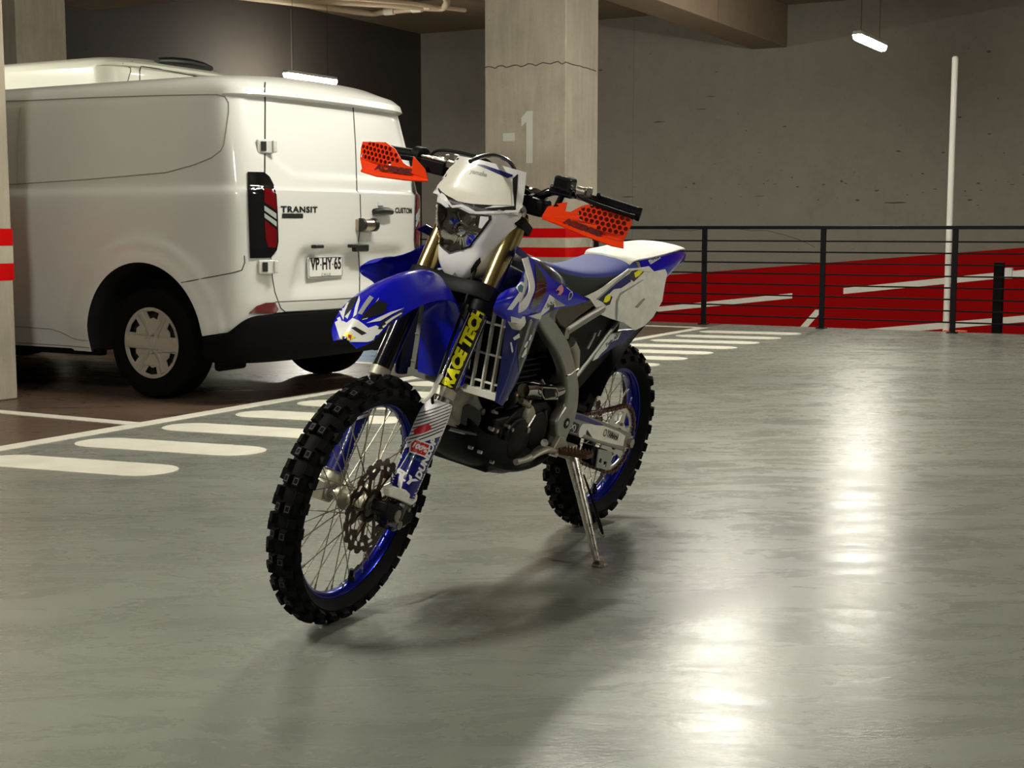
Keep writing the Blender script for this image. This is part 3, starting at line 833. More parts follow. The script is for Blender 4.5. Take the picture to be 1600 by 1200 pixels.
    obj('badge_script', MB().add(decal(bvh, text('Ford', .052, shear=.35, off=.001), lambda a, b: (-.97, -.42 - a, .826 + b), X1, .008, .03)), M_PLATE, em, recalc=False)
    # cab glass and roof antenna base are out of sight; side glazing of the cab
    for s_ in (1, -1):
        cab = MB()
        cab.add(decal(bvh, [(1.75, 1.30), (2.72, 1.28), (2.45, 1.62), (2.15, 1.80), (1.75, 1.82)], lambda a, b, s_=s_: (a, s_ * 1.05, b), (0, -s_, 0), .003, .1))
        obj('cab_window', cab, M_GLASS, root, recalc=False)
    ws = MB().add(decal(bvh, [(-.78, 1.24), (.78, 1.24), (.70, 1.82), (-.70, 1.82)], lambda a, b: (4.3, a, b), (-1, 0, 0), .003, .1))
    obj('windscreen', ws, M_GLASS, root, recalc=False)
    return root, bvh

van(VM, 1.985, M_VAN, 'white panel van with a Chilean plate parked beside the left pillar, nearest the camera')
VM2 = Matrix.Translation(GW(4.3, -4.37)) @ Matrix(((-E2.x, -E1.x, 0, 0), (-E2.y, -E1.y, 0, 0), (0, 0, 1, 0), (0, 0, 0, 1)))
r2, b2 = van(VM2, 2.56, M_VAN2, 'taller cream white van with a black roof bar, parked behind the nearer van', full=False)
S = MB()
S.add(line_on(b2, [(.80, 2.0), (.80, 2.44), (.77, 2.478), (.40, 2.47), (.09, 2.46), (-.2, 2.45), (-.6, 2.42)], rearP, DR, .005))
S.add(line_on(b2, [(.085, 2.46), (.08, 2.0)], rearP, DR, .005))
S.add(line_on(b2, [(-.80, 2.55), (-.80, 2.0)], sideP, (0, -1, 0), .004))
obj('shut_lines', S, M_SEAM, r2)
obj('roof_light_bar', MB().add(tube([(-.80, .34, 2.555), (-.83, .2, 2.565), (-.84, 0, 2.57), (-.83, -.2, 2.565), (-.80, -.36, 2.555)], [.035, .048, .052, .048, .035], 12, flat=(.8, 1.2))), M_INK, r2)

# ================================================================ enduro motorbike
# bike space: x forward from the rear axle line, y to the rider's left, z up along the leaning bike
ROOT = Matrix([[-0.507873, 0.844862, 0.168145, 0.261142], [-0.861432, -0.498104, -0.099133, 4.974712], [0.0, -0.195193, 0.980765, 0.001058], [0.0, 0.0, 0.0, 1.0]])
PIV, AXS, ST = Vector((1.4204, 0, 0.3245)), Vector((-0.4509, 0, 0.8926)), 0.08324
SM = Matrix.Translation(PIV) @ Matrix.Rotation(ST, 4, AXS) @ Matrix.Translation(-PIV)
FAX = Vector((1.465, 0, .347)); RAX = Vector((0, 0, .335))
bike = empty('motorcycle', M=ROOT)
tag(bike, 'blue and white enduro motorbike with orange handguards leaning on its side stand', 'motorcycle')

M_BLUE_P = mat('blue_plastic', (0.001, 0.005, 0.50), 0.25, coat=0.3, spec=0.4)
M_NAVY = mat('navy_plastic', (0.002, 0.005, 0.13), 0.3, coat=0.4)
M_WHITE_P = mat('white_plastic', (0.78, 0.77, 0.76), 0.35, coat=0.2)
M_CREAM = mat('cream_number_panel', (0.74, 0.72, 0.62), 0.38, coat=0.15, var=0.04, vscale=20)
M_DIRTY = mat('scuffed_white_plastic', (0.78, 0.76, 0.68), 0.5, var=0.12, vscale=30)
M_ORANGE = mat('orange_plastic_guard', (0.95, 0.052, 0.003), 0.4, spec=0.3)
M_BACK = mat('dark_red_backing', (0.20, 0.008, 0.002), 0.6)
M_ORDARK = mat('dark_red_ink', (0.12, 0.008, 0.004), 0.5)
M_GOLD = mat('gold_fork_tube', (0.52, 0.42, 0.18), 0.22, metal=1.0)
M_CHROME = mat('chrome', (0.75, 0.74, 0.70), 0.10, metal=1.0)
M_ALU = mat('frame_aluminium', (0.36, 0.36, 0.32), 0.42, metal=0.85, var=0.08, vscale=20)
M_ALUD = mat('cast_aluminium', (0.42, 0.40, 0.32), 0.5, metal=0.7, var=0.15, vscale=25)
M_STEEL = mat('worn_steel', (0.55, 0.52, 0.46), 0.3, metal=1.0, rvar=0.1, vscale=40)
M_BLK = mat('black_plastic', (0.005, 0.005, 0.006), 0.5, spec=0.15)
M_BLKG = mat('black_gloss', (0.006, 0.006, 0.007), 0.15, coat=0.6)
M_ENG = mat('black_engine_case', (0.004, 0.004, 0.004), 0.42, spec=0.18, bump=0.2, bscale=250)
M_RUB = mat('knobbly_rubber', (0.004, 0.004, 0.004), 0.65, spec=0.12, bump=0.25, bscale=220)
M_RUBE = mat('worn_rubber_edge', (0.045, 0.043, 0.040), 0.6)
M_RIM = mat('blue_anodised_rim', (0.003, 0.010, 0.30), 0.22, metal=0.8, coat=0.3)
M_SPOKE = mat('spoke_steel', (0.40, 0.36, 0.26), 0.3, metal=1.0)
M_DISC = mat('brake_disc_steel', (0.10, 0.075, 0.055), 0.35, metal=0.9)
M_CHAIN = mat('rusty_chain', (0.11, 0.05, 0.035), 0.5, metal=0.6)
M_SEATB = mat('blue_seat_cover', (0.035, 0.055, 0.30), 0.7, bump=0.3, bscale=500)
M_SEATK = mat('black_seat_side', (0.018, 0.022, 0.018), 0.65, bump=0.3, bscale=400)
M_YEL = mat('yellow_print', (0.90, 0.86, 0.0), 0.4)
M_REDP = mat('red_print', (0.55, 0.01, 0.015), 0.4)
M_PINK = mat('salmon_print', (0.65, 0.28, 0.24), 0.4)
M_TEAL = mat('teal_print', (0.02, 0.14, 0.20), 0.4)
M_PRW = mat('white_print', (0.76, 0.76, 0.74), 0.35)
M_GREY = mat('grey_print', (0.30, 0.31, 0.28), 0.4)
M_OLIVE = mat('olive_brown_plastic', (0.055, 0.045, 0.022), 0.4)
M_CLEAR = mat('headlight_cover', (0.9, 0.9, 0.9), 0.02, trans=1.0, ior=1.15)

def bobj(name, mb, m, parent=None, front=False, **k):
    return obj(name, mb, m, parent or bike, T=(SM if front else None), **k)
def sub(name, mb, m, parent, front=False, **k):
    return obj(name, mb, m, parent, T=(SM if front else None), **k)

def reflector_mat():
    m = mat('headlight_reflector', (0.62, 0.62, 0.60), 0.08, metal=1.0); nt = m.node_tree; b = nt.nodes['Principled BSDF']
    tc = nt.nodes.new('ShaderNodeTexCoord'); v = nt.nodes.new('ShaderNodeTexVoronoi'); v.inputs['Scale'].default_value = 26; v.feature = 'SMOOTH_F1'
    nt.links.new(tc.outputs['Object'], v.inputs['Vector'])
    bp = nt.nodes.new('ShaderNodeBump'); bp.inputs['Strength'].default_value = 0.45; bp.inputs['Distance'].default_value = 0.02
    nt.links.new(v.outputs['Distance'], bp.inputs['Height']); nt.links.new(bp.outputs['Normal'], b.inputs['Normal'])
    return m

# ---------------------------------------------------------------- wheels
def tyre_mesh(Ro, hw, kn, rb, rear=False):
    """knobbly tyre around the y axis"""
    A = MB(); cr = hw; Rc = Ro - .013 - cr
    prof = [(rb, -.020), (rb + .006, -.024), (rb + .020, -hw * .86)]
    for a in range(-84, 85, 12):
        prof.append((Rc + cr * math.cos(R(a)), cr * math.sin(R(a))))
    prof += [(rb + .020, hw * .86), (rb + .006, .024), (rb, .020), (rb, -.020)]
    A.add(lathe(prof, 96), 0, True)
    def knob(th, ph, l, wd, h, mark):
        er = Vector((math.cos(th), 0, math.sin(th))); et = Vector((-math.sin(th), 0, math.cos(th))); ey = Vector((0, 1, 0))
        nrm = er * math.cos(ph) + ey * math.sin(ph); lat = ey * math.cos(ph) - er * math.sin(ph)
        c = er * (Rc + (cr - .003) * math.cos(ph)) + ey * ((cr - .003) * math.sin(ph))
        vs = []
        for hh, k in ((0, 1.18), (h, 1.0)):
            for i, j in ((-1, -1), (1, -1), (1, 1), (-1, 1)):
                vs.append(c + nrm * hh + et * (i * l / 2 * k) + lat * (j * wd / 2 * k))
        A.add((vs, [(0, 1, 5, 4), (1, 2, 6, 5), (2, 3, 7, 6), (3, 0, 4, 7), (4, 5, 6, 7)]), 0)
        if mark:
            # worn lighter frame moulded on the knob top
            vs = []; t_ = c + nrm * (h + .0006)
            for k in (.72, .50):
                for i, j in ((-1, -1), (1, -1), (1, 1), (-1, 1)):
                    vs.append(t_ + et * (i * l / 2 * k) + lat * (j * wd / 2 * k))
            A.add((vs, [(0, 1, 5, 4), (1, 2, 6, 5), (2, 3, 7, 6), (3, 0, 4, 7)]), 1)
    for k in range(kn):
        th = 2 * math.pi * k / kn; dt = math.pi / kn
        f = Ro / .347 * (1.12 if rear else 1.0)
        for s_ in (-1, 1):
            knob(th, s_ * R(15), .024 * f, .017 * f, .016, True)
            knob(th + dt, s_ * R(36), .024 * f, .019 * f, .016, False)
            knob(th + dt * (0.1 if rear else .25), s_ * R(66), .028 * f, .015 * f, .016, False)
        if rear: knob(th + dt, 0, .022, .022, .016, False)
    return A

def spoke_paths(rh, yh, rr):
    out = []
    for k in range(36):
        side = 1 if k % 2 else -1; d = 1 if (k // 2) % 2 else -1
        a = 2 * math.pi * k / 36; b_ = a + d * R(52)
        out.append((Vector((rh * math.cos(b_), side * yh, rh * math.sin(b_))), Vector((rr * math.cos(a), side * .004, rr * math.sin(a)))))
    return out

def wheel(name, M, Ro, hw, kn, rrim, hub_prof, rh, yh, rear=False):
    rimp = [(rrim + .012, -.023), (rrim + .010, -.018), (rrim - .004, -.018), (rrim - .012, -.010), (rrim - .014, 0), (rrim - .012, .010), (rrim - .004, .018), (rrim + .010, .018), (rrim + .012, .023), (rrim + .003, .020), (rrim + .003, -.020), (rrim + .012, -.023)]
    if rear: rimp = [(r, y * 1.25) for r, y in rimp]
    w_ = obj(name, MB().add(lathe(rimp, 96), smooth=True), M_RIM, bike); w_.matrix_basis = M
    obj('tyre', tyre_mesh(Ro, hw, kn, rrim, rear), [M_RUB, M_RUBE], w_, recalc=False)
    obj('hub', MB().add(lathe(hub_prof, 40)), M_ALUD if not rear else M_ENG, w_, auto=40)
    first = {}
    for i, (a, b_) in enumerate(spoke_paths(rh, yh, rrim - .012)):
        d = (a - b_).normalized()
        if i < 4:
            sp = obj('spoke', MB().add(tube([a, b_], .00165, 6)).add(tube([b_, b_ + d * .016], .0032, 6)), M_SPOKE, w_)
            first[i] = sp
        else:
            sp = first[i % 4].copy(); COL.objects.link(sp); sp.parent = w_
            sp.matrix_basis = Matrix.Rotation(-2 * math.pi * (i - i % 4) / 36, 4, 'Y')
    obj('rim_lock', MB().add(cyl(Vector((rrim - .05, 0, 0)), Vector((rrim - .01, 0, 0)), .006, 10)).add(cyl(Vector((rrim - .03, 0, 0)), Vector((rrim - .015, 0, 0)), .010, 6)), M_BLK, w_).rotation_euler = (0, R(100), 0)
    return w_

FW = SM @ Matrix.Translation(FAX) @ Matrix.Rotation(R(4), 4, 'Y')
fw = wheel('front_wheel', FW, .347, .042, 30, .272,
           [(.012, -.055), (.020, -.055), (.022, -.042), (.036, -.036), (.038, -.030), (.030, -.024), (.019, -.015), (.019, .015), (.030, .024), (.040, .030), (.040, .038), (.045, .044), (.045, .050), (.012, .052)], .036, .031)
rw = wheel('rear_wheel', Matrix.Translation(RAX), .337, .057, 26, .243,
           [(.012, -.06), (.03, -.06), (.034, -.045), (.052, -.040), (.054, -.034), (.040, -.024), (.028, -.01), (.028, .01), (.040, .024), (.056, .034), (.056, .042), (.062, .046), (.062, .052), (.012, .056)], .051, .036, True)

def disc_loops(ro, ri, nw, slots):
    outer = []
    n = nw * 12
    for k in range(n):
        a = 2 * math.pi * k / n; outer.append((( ro - .0055 * (1 + math.cos(nw * a)) * .5 - (.004 if math.cos(nw * a) > .3 else 0)) * math.cos(a), (ro - .0055 * (1 + math.cos(nw * a)) * .5 - (.004 if math.cos(nw * a) > .3 else 0)) * math.sin(a)))
    loops = [outer]
    for k in range(slots):
        a0 = 2 * math.pi * k / slots
        loops.append([((ro - .020) * math.cos(a0 + d), (ro - .020) * math.sin(a0 + d)) for d in (-.10, .10)] + [((ri + .012) * math.cos(a0 + d + .06), (ri + .012) * math.sin(a0 + d + .06)) for d in (.09, -.09)])
    m_ = slots * 6; inner = []
    for k in range(m_):
        a = 2 * math.pi * k / m_; rr = ri - .010 * math.cos(slots / 2 * a); inner.append((rr * math.cos(a), rr * math.sin(a)))
    loops.append(inner)
    return loops
YP = lambda y: (lambda v: Vector((v.x, y + v.z, v.y)))
fd_ = MB().add(plate(disc_loops(.133, .090, 18, 18), .003), T=YP(.056))
obj('brake_disc', fd_, M_DISC, fw)
cx = MB()
for k in range(6):
    a = 2 * math.pi * k / 6
    for da in (-.22, .22):
        cx.add(tube([(.040 * math.cos(a), .053, .040 * math.sin(a)), (.070 * math.cos(a + da * .6), .055, .070 * math.sin(a + da * .6)), (.096 * math.cos(a + da), .056, .096 * math.sin(a + da))], [.006, .005, .006], 6))
cx.add(lathe([(.034, .050), (.047, .050), (.047, .056), (.034, .056)], 30))
for k in range(6): 
    a = 2 * math.pi * k / 6; cx.add(cyl((.040 * math.cos(a), .05, .040 * math.sin(a)), (.040 * math.cos(a), .060, .040 * math.sin(a)), .005, 6))
obj('disc_carrier', cx, M_DISC, fw)
# rear sprocket and rear disc
spk = [circle((0, 0), .118, 150)]
spk[0] = [((.1185 + .004 * math.cos(50 * 2 * math.pi * k / 300)) * math.cos(2 * math.pi * k / 300), (.1185 + .004 * math.cos(50 * 2 * math.pi * k / 300)) * math.sin(2 * math.pi * k / 300)) for k in range(300)]
for k in range(6):
    a = 2 * math.pi * k / 6 + .3
    spk.append([(.101 * math.cos(a + d), .101 * math.sin(a + d)) for d in (-.40, -.2, 0, .2, .40)] + [(.066 * math.cos(a + d), .066 * math.sin(a + d)) for d in (.22, 0, -.22)])
spk.append(circle((0, 0), .040, 30))
sp_o = obj('sprocket', MB().add(plate(spk, .005, .0008), T=YP(.062)), mat('alloy_sprocket', (0.85, 0.83, 0.75), 0.3, metal=1.0), rw)
bz = MB()
for k in range(6):
    a = 2 * math.pi * k / 6 + .82; bz.add(cyl((.055 * math.cos(a), .062, .055 * math.sin(a)), (.055 * math.cos(a), .072, .055 * math.sin(a)), .006, 6))
obj('sprocket_bolts', bz, M_STEEL, rw)
obj('brake_disc', MB().add(plate(disc_loops(.122, .085, 16, 16), .004), T=YP(-.060)), M_DISC, rw)
obj('axle', MB().add(cyl((0, -.115, 0), (0, .115, 0), .011, 16)).add(cyl((0, .105, 0), (0, .128, 0), .018, 6)), M_STEEL, rw)

# ---------------------------------------------------------------- fork
RK = R(26.8)
FD = Vector((-math.sin(RK), 0, math.cos(RK)))             # up the fork
FN = Vector((math.cos(RK), 0, math.sin(RK)))              # forward, square to the fork
FB = Vector((1.465 - .032 * math.cos(RK), 0, .347 - .032 * math.sin(RK)))
def fp(s, y, n=0.0): return FB + FD * s + FN * n + Vector((0, y, 0))
for sd in (1, -1):
    y = .105 * sd
    leg = bobj('fork_leg', MB().add(tube([fp(s, y) for s in (.36, .62, .625, .90)], [.0275, .0285, .0285, .0285], 28)).add(tube([fp(.90, y), fp(.912, y)], [.026, .022], 28)), M_GOLD, front=True, auto=30)
    sub('slider', MB().add(tube([fp(.03, y), fp(.37, y)], .0235, 24)), M_CHROME, leg, True)
    sub('dust_seal', MB().add(tube([fp(.345, y), fp(.37, y)], .0305, 24)), M_ALUD, leg, True)
    # axle lug
    sub('axle_lug', MB().add(tube([fp(-.03, y, .01), fp(.0, y, .01), fp(.05, y, 0), fp(.09, y, 0)], [.022, .034, .030, .026], 16)).add(box(tuple(fp(.0, y, .035)), (.05, .042, .055))).add(cyl(fp(.0, y - .03, .032), fp(.0, y + .03, .032), .024, 18)), (M_BLKG if sd == 1 else M_ALUD), leg, True, bevel=.003)
    ax_n = MB()
    for n_ in (-.022, .022): ax_n.add(cyl(fp(.03, y + sd * .02, n_), fp(.03, y + sd * .032, n_), .006, 6))
    sub('pinch_bolts', ax_n, M_STEEL, leg, True)
    # black sticker wrap on the outer tube
    wr = tube([fp(s, y) for s in (.372, .40, .50, .60, .615)], .0292, 32)
    sub('tube_wrap', MB().add(wr), M_BLKG, leg, True)
    if sd == 1:
        vdr = Vector((-0.8775, -0.4381, -0.1952))
        side_v = FD.cross(vdr).normalized()
        if side_v.x > 0: side_v = -side_v
        o0 = fp(.492, y)
        bw_ = bvh_of(wr)
        tx = text('RACE TECH', .040, off=.0026, sx=1.10, shear=.25, space=1.02)
        P3 = lambda a, b: o0 + FD * a - side_v * (-b) * 1.0
        sub('wrap_lettering', MB().add(decal(bw_, tx, lambda a, b: o0 + FD * a + side_v * -b * -1.0 if False else o0 + FD * a - side_v * b, vdr, .0012, .012)), M_YEL, leg, True, recalc=False)
        sub('wrap_pinstripe', MB().add(decal(bw_, [(-.118, -.0235), (.10, -.0235), (.10, -.0222), (-.118, -.0222)], lambda a, b: o0 + FD * a - side_v * b, vdr, .0012, .02)).add(decal(bw_, [(-.118, .0222), (.10, .0222), (.10, .0235), (-.118, .0235)], lambda a, b: o0 + FD * a - side_v * b, vdr, .0012, .02)), M_PRW, leg, True, recalc=False)
    # guard: a curved shell in front of and outside the leg
    secs = []
    for s_, r1, r2, fwd in ((.335, .020, .030, -.012), (.325, .036, .036, .0), (.29, .044, .040, .004), (.25, .045, .041, .005), (.20, .043, .040, .004), (.15, .041, .039, .002), (.10, .040, .038, .0), (.055, .040, .038, .0)):
        pts = []
        for a in range(-60, 181, 16):
            t = R(a)
            pts.append(fp(s_, y + sd * r2 * math.sin(t), fwd + r1 * math.cos(t)))
        secs.append(pts)
    gv = loft(secs, closed=False, caps=False)
    gs = thicken(gv, .003)
    gd = bobj('fork_guard', MB().add(gs, smooth=True), M_WHITE_P, front=True, auto=40)
    bg = bvh_of(gs)
    vdr = Vector((-0.8539, -0.4417, -0.275)) if sd == 1 else Vector((-0.8311, -0.4812, -0.2788))
    sv = FD.cross(vdr).normalized()
    if sv.dot(Vector((1, 0, 0))) < 0: sv = -sv               # towards the front (left in the picture)
    oo = fp(.235, y)
    G3 = lambda a, b: oo + sv * a + FD * b                    # a forward, b up the leg
    navy = [(.060, -.19), (-.060, -.19), (-.060, .035), (-.03, .005), (.0, -.022), (.03, -.050), (.060, -.070)]
    nv = sub('navy_field', MB().add(decal(bg, navy, G3, vdr, .0008, .01)), M_NAVY, gd, True, recalc=False)
    st_ = MB()
    for k in range(9):
        b0 = -.052 + .011 * k; w_ = .0026 - .0001 * k; pl_ = []
        for i in range(9):
            a = .055 - .11 * i / 8; pl_.append((a, b0 + .075 * (1 - a / .055) * .5 + .03 * ((.055 - a) / .11) ** 2))
        st_.add(decal(bg, pl_ + [(a, b - w_ * 1.6) for a, b in reversed(pl_)], G3, vdr, .0010, .01))
    sub('swept_stripes', st_, M_INK, gd, True, recalc=False)
    if sd == 1:
        sub('tyre_maker_lettering', MB().add(decal(bg, text('DUNLOP', .021, off=.0012, shear=.2, sx=1.35), lambda a, b: G3(-.024 + b, -.062 + a), vdr, .0016, .01)), M_PRW, gd, True, recalc=False)
        sub('edge_stripe', MB().add(decal(bg, [(-.0385, -.18), (-.0405, -.18), (-.0405, .01), (-.0385, .01)], G3, vdr, .0016, .02)), M_PRW, gd, True, recalc=False)
        sub('slanted_lettering', MB().add(decal(bg, text('FLY', .030, off=.0016, shear=.3, sx=1.2), lambda a, b: G3(-a + .012, -.128 + b - .2 * a), vdr, .0016, .01)).add(decal(bg, [(.026, -.118), (.012, -.124), (.004, -.165), (.018, -.155)], G3, vdr, .0014, .01)), M_PRW, gd, True, recalc=False)
        hx = [(-.024, -.018), (.020, -.022), (.027, 0), (.020, .018), (-.024, .020), (-.027, 0)]
        h1 = sub('hexagon_sticker', MB().add(decal(bg, [(a + .004, b - .040) for a, b in hx], G3, vdr, .0018, .01)), M_PRW, gd, True, recalc=False)
        sub('hexagon_field', MB().add(decal(bg, [(a * .86 + .004, b * .82 - .040) for a, b in hx], G3, vdr, .0022, .01)), M_REDP, gd, True, recalc=False)
        sub('hexagon_lettering', MB().add(decal(bg, text('100%', .019, off=.0009, shear=.2, sx=.98), lambda a, b: G3(-a + .004, -.040 + b), vdr, .0026, .01)), M_PRW, gd, True, recalc=False)
        sub('red_mark', MB().add(decal(bg, [(.030, -.012), (.016, -.006), (-.002, .012), (-.004, .022), (.006, .028), (.022, .016), (.036, -.002)], G3, vdr, .0018, .01)), M_REDP, gd, True, recalc=False)
        sub('teal_lettering', MB().add(decal(bg, text('yamalube', .012, off=.0003), lambda a, b: G3(-a + .006, -.071 + b), vdr, .0016, .01)), M_TEAL, gd, True, recalc=False)
        sub('thin_line', MB().add(decal(bg, [(.024, -.060), (.022, -.060), (.030, -.125), (.032, -.125)], G3, vdr, .0016, .02)), M_PRW, gd, True, recalc=False)
# triple clamps, stem
def clamp(name, s, h, m_):
    mb = MB()
    out = [(-.138, -.035), (-.135, .028), (-.105, .045), (-.06, .040), (0, .028), (.06, .040), (.105, .045), (.135, .028), (.138, -.035), (.10, -.045), (.05, -.060), (0, -.070), (-.05, -.060), (-.10, -.045)]
    vs, fs = plate([out], h, .004)
    mb.add((vs, fs), T=lambda v: fp(s + v.z, v.x, v.y))
    return bobj(name, mb, m_, front=True)
clamp('lower_clamp', .655, .045, M_BLK)
clamp('upper_clamp', .880, .030, M_BLK)
bobj('steering_stem', MB().add(cyl(fp(.60, 0, -.03), fp(.88, 0, -.03), .022, 20)), M_BLK, front=True)
bobj('fork_boot_cover', MB().add(tube([fp(.60, .105), fp(.632, .105)], .034, 20)), M_BLK, front=True)
ax = bobj('front_axle', MB().add(cyl(FAX + Vector((0, -.135, 0)), FAX + Vector((0, .13, 0)), .010, 16)).add(cyl(FAX + Vector((0, .118, 0)), FAX + Vector((0, .138, 0)), .016, 20)), M_STEEL, front=True)
# brake caliper with its mount, behind the left leg
cal = bobj('brake_caliper', MB().add(box(tuple(fp(.02, .078, -.065)), (.075, .045, .095))).add(cyl(fp(.035, .06, -.07), fp(.035, .108, -.07), .024, 20)).add(cyl(fp(.0, .06, -.055), fp(.0, .108, -.055), .022, 20)), M_BLKG, front=True, bevel=.006)
sub('caliper_bolts', MB().add(cyl(fp(.055, .10, -.085), fp(.055, .112, -.085), .008, 6)).add(cyl(fp(-.012, .10, -.045), fp(-.012, .112, -.045), .008, 6)), M_STEEL, cal, True)
dg = MB().add(box(tuple(fp(-.005, .125, .005)), (.085, .030, .045))).add(cyl(fp(.012, .13, .035), fp(.012, .143, .035), .010, 12)).add(cyl(fp(.012, .13, -.02), fp(.012, .143, -.02), .010, 12))
bobj('disc_guard', MB().add(prism([(1.545, 0.439), (1.517, 0.44), (1.457, 0.418), (1.443, 0.414), (1.417, 0.398), (1.377, 0.39), (1.376, 0.369), (1.404, 0.362), (1.451, 0.383), (1.534, 0.415)], .118, .140)), M_DIRTY, front=True, bevel=.005)
bobj('speed_sensor_cover', MB().add(prism([(1.523, 0.394), (1.412, 0.355), (1.37, 0.331), (1.374, 0.306), (1.421, 0.306), (1.481, 0.328), (1.532, 0.366)], .085, .135)), M_BLK, front=True, bevel=.006)
bobj('axle_nut', MB().add(tube([fp(-.022, .125, .022), fp(-.022, .150, .022)], .012, 18)), M_STEEL, front=True)
bobj('brake_hose', MB().add(tube(catmull([fp(.05, .10, -.07), fp(.16, .10, -.05), fp(.26, .115, -.02), fp(.33, .10, .050), fp(.40, .088, .040), fp(.50, .080, .038), fp(.60, .075, .038), fp(.68, .06, .03), fp(.74, .04, .0)], 6), .0045, 8)), M_BLK, front=True)
bobj('hose_clamp', MB().add(tube(catmull([(1.361, 0.13, 0.721), (1.38, 0.13, 0.699), (1.393, 0.13, 0.679), (1.414, 0.13, 0.664), (1.435, 0.13, 0.658)], 4), .006, 8)), M_DIRTY, front=True)

# ---------------------------------------------------------------- front mudguard
rows = []
for (x, z), hw, dr in [((1.672, .812), .034, .012), ((1.645, .850), .060, .025), ((1.58, .908), .074, .042), ((1.46, .955), .084, .050), ((1.34, .966), .080, .055), ((1.25, .950), .070, .055), ((1.185, .900), .060, .045), ((1.150, .83), .075, .02), ((1.130, .76), .082, .01), ((1.122, .70), .080, 0), ((1.116, .645), .074, 0)]:
    rows.append([(x, y * hw + .012 * sm(1.54, 1.64, x), z - dr * abs(y) ** 1.6 + .004 * (abs(y) < .1)) for y in (-1, -.72, -.4, 0, .4, .72, 1)])
ff = patch(rows, 6, 5)
fs_ = thicken(ff, -.0035)
fen = bobj('front_mudguard', MB().add(fs_, smooth=True), M_BLUE_P, front=True, auto=50)
bf = bvh_of(fs_)
VF_ = Vector((-0.8466, -0.4956, -0.1941))
def fdec(name, pts, m_, off, par=fen, bv=None, d=None, step=.015):
    return sub(name, MB().add(decal(bv or bf, pts, lambda a, b: (1.56, a, b), d or VF_, off, step)), m_, par, True, recalc=False)
def fd2(name, polys, m_, off):
    mb = MB()
    for p in polys: mb.add(decal(bf, p, lambda a, b: (1.56, a, b), VF_, off, .012))
    return sub(name, mb, m_, fen, True, recalc=False)
g1 = fd2('white_graphic', [[(-0.099, 0.826), (-0.092, 0.848), (-0.076, 0.829), (-0.065, 0.825), (-0.047, 0.845), (-0.031, 0.844), (-0.015, 0.839), (0.002, 0.833), (0.023, 0.845), (0.05, 0.838), (0.037, 0.817), (0.008, 0.799), (-0.048, 0.784), (-0.07, 0.784)], [(-0.09, 0.852), (-0.079, 0.882), (-0.062, 0.904), (-0.063, 0.89), (-0.072, 0.857), (-0.072, 0.833)], [(-0.046, 0.847), (-0.046, 0.877), (-0.041, 0.906), (-0.036, 0.894), (-0.038, 0.856)], [(-0.02, 0.847), (0, 0.883), (0.016, 0.915), (0.011, 0.882), (-0.006, 0.854)], [(-0.006, 0.843), (0.023, 0.864), (0.056, 0.888), (0.094, 0.909), (0.061, 0.884), (0.032, 0.859)]], M_PRW, .0012)
fd2('black_graphic', [[(-0.07, 0.842), (-0.069, 0.871), (-0.058, 0.903), (-0.046, 0.913), (-0.046, 0.894), (-0.055, 0.865)], [(-0.026, 0.846), (-0.009, 0.877), (0.014, 0.907), (0.044, 0.908), (0.039, 0.88), (0.015, 0.867)], [(0.029, 0.837), (0.036, 0.859), (0.062, 0.879), (0.094, 0.906), (0.088, 0.883), (0.061, 0.849), (0.048, 0.839)], [(-0.046, 0.82), (-0.035, 0.826), (-0.015, 0.822), (0.001, 0.819), (-0.012, 0.81)]], M_INK, .0016)
fd2('yellow_accent', [[(-0.071, 0.786), (-0.06, 0.801), (-0.055, 0.809), (-0.045, 0.808), (-0.038, 0.802), (-0.026, 0.802), (-0.042, 0.791)]], M_YEL, .0020)
fd2('red_accent', [[(-0.047, 0.786), (-0.05, 0.802), (-0.04, 0.803), (-0.041, 0.786)]], M_REDP, .0024)
fd2('white_tip', [[(-0.075, 0.831), (-0.06, 0.806), (-0.044, 0.788), (0.034, 0.807), (0.078, 0.849), (0.063, 0.851), (0.037, 0.829), (-0.006, 0.811), (-0.04, 0.808), (-0.061, 0.829)], [(-0.071, 0.843), (-0.062, 0.866), (-0.049, 0.886), (-0.056, 0.861), (-0.061, 0.839)]], M_PRW, .0010)
fd2('grey_fade', [[(-0.035, 0.86), (-0.022, 0.891), (-0.011, 0.913), (0.001, 0.91), (-0.015, 0.879), (-0.023, 0.86)]], M_GREY, .0014)
fd2('racing_lettering', [[(0.045, 0.858), (0.063, 0.876), (0.086, 0.894), (0.09, 0.893), (0.067, 0.872), (0.05, 0.854)], [(0.04, 0.847), (0.052, 0.856), (0.051, 0.851), (0.043, 0.842)]], M_PRW, .0022)

# ---------------------------------------------------------------- headlight mask
HX = [(.935, 1.125), (.96, 1.142), (.99, 1.140), (1.03, 1.130), (1.07, 1.135), (1.12, 1.132), (1.145, 1.128), (1.16, 1.108), (1.19, 1.095), (1.225, 1.080), (1.262, 1.065)]
HW = [(.935, .038), (.945, .055), (.96, .074), (.99, .090), (1.03, .104), (1.07, .118), (1.12, .130), (1.16, .136), (1.19, .130), (1.225, .120), (1.262, .108)]
rows = []
for z in (.935, .95, .975, 1.0, 1.03, 1.06, 1.09, 1.12, 1.143, 1.152, 1.175, 1.20, 1.23, 1.262):
    xc, hw = lerp_tab(HX, z), lerp_tab(HW, z); r_ = []
    for y in (-1, -.86, -.62, -.3, 0, .3, .62, .86, 1):
        dep = .016 * abs(y) ** 2 + (.060 if z < 1.145 else .018) * max(0, abs(y) - .6) ** 1.5 * 3.2
        r_.append((xc - dep, -.010 + y * hw, z + (.006 * (1 - y * y) if z > 1.25 else 0) + (.010 * y * y if z < 1.15 else 0)))
    rows.append(r_)
mf = patch(rows, 3, 4)
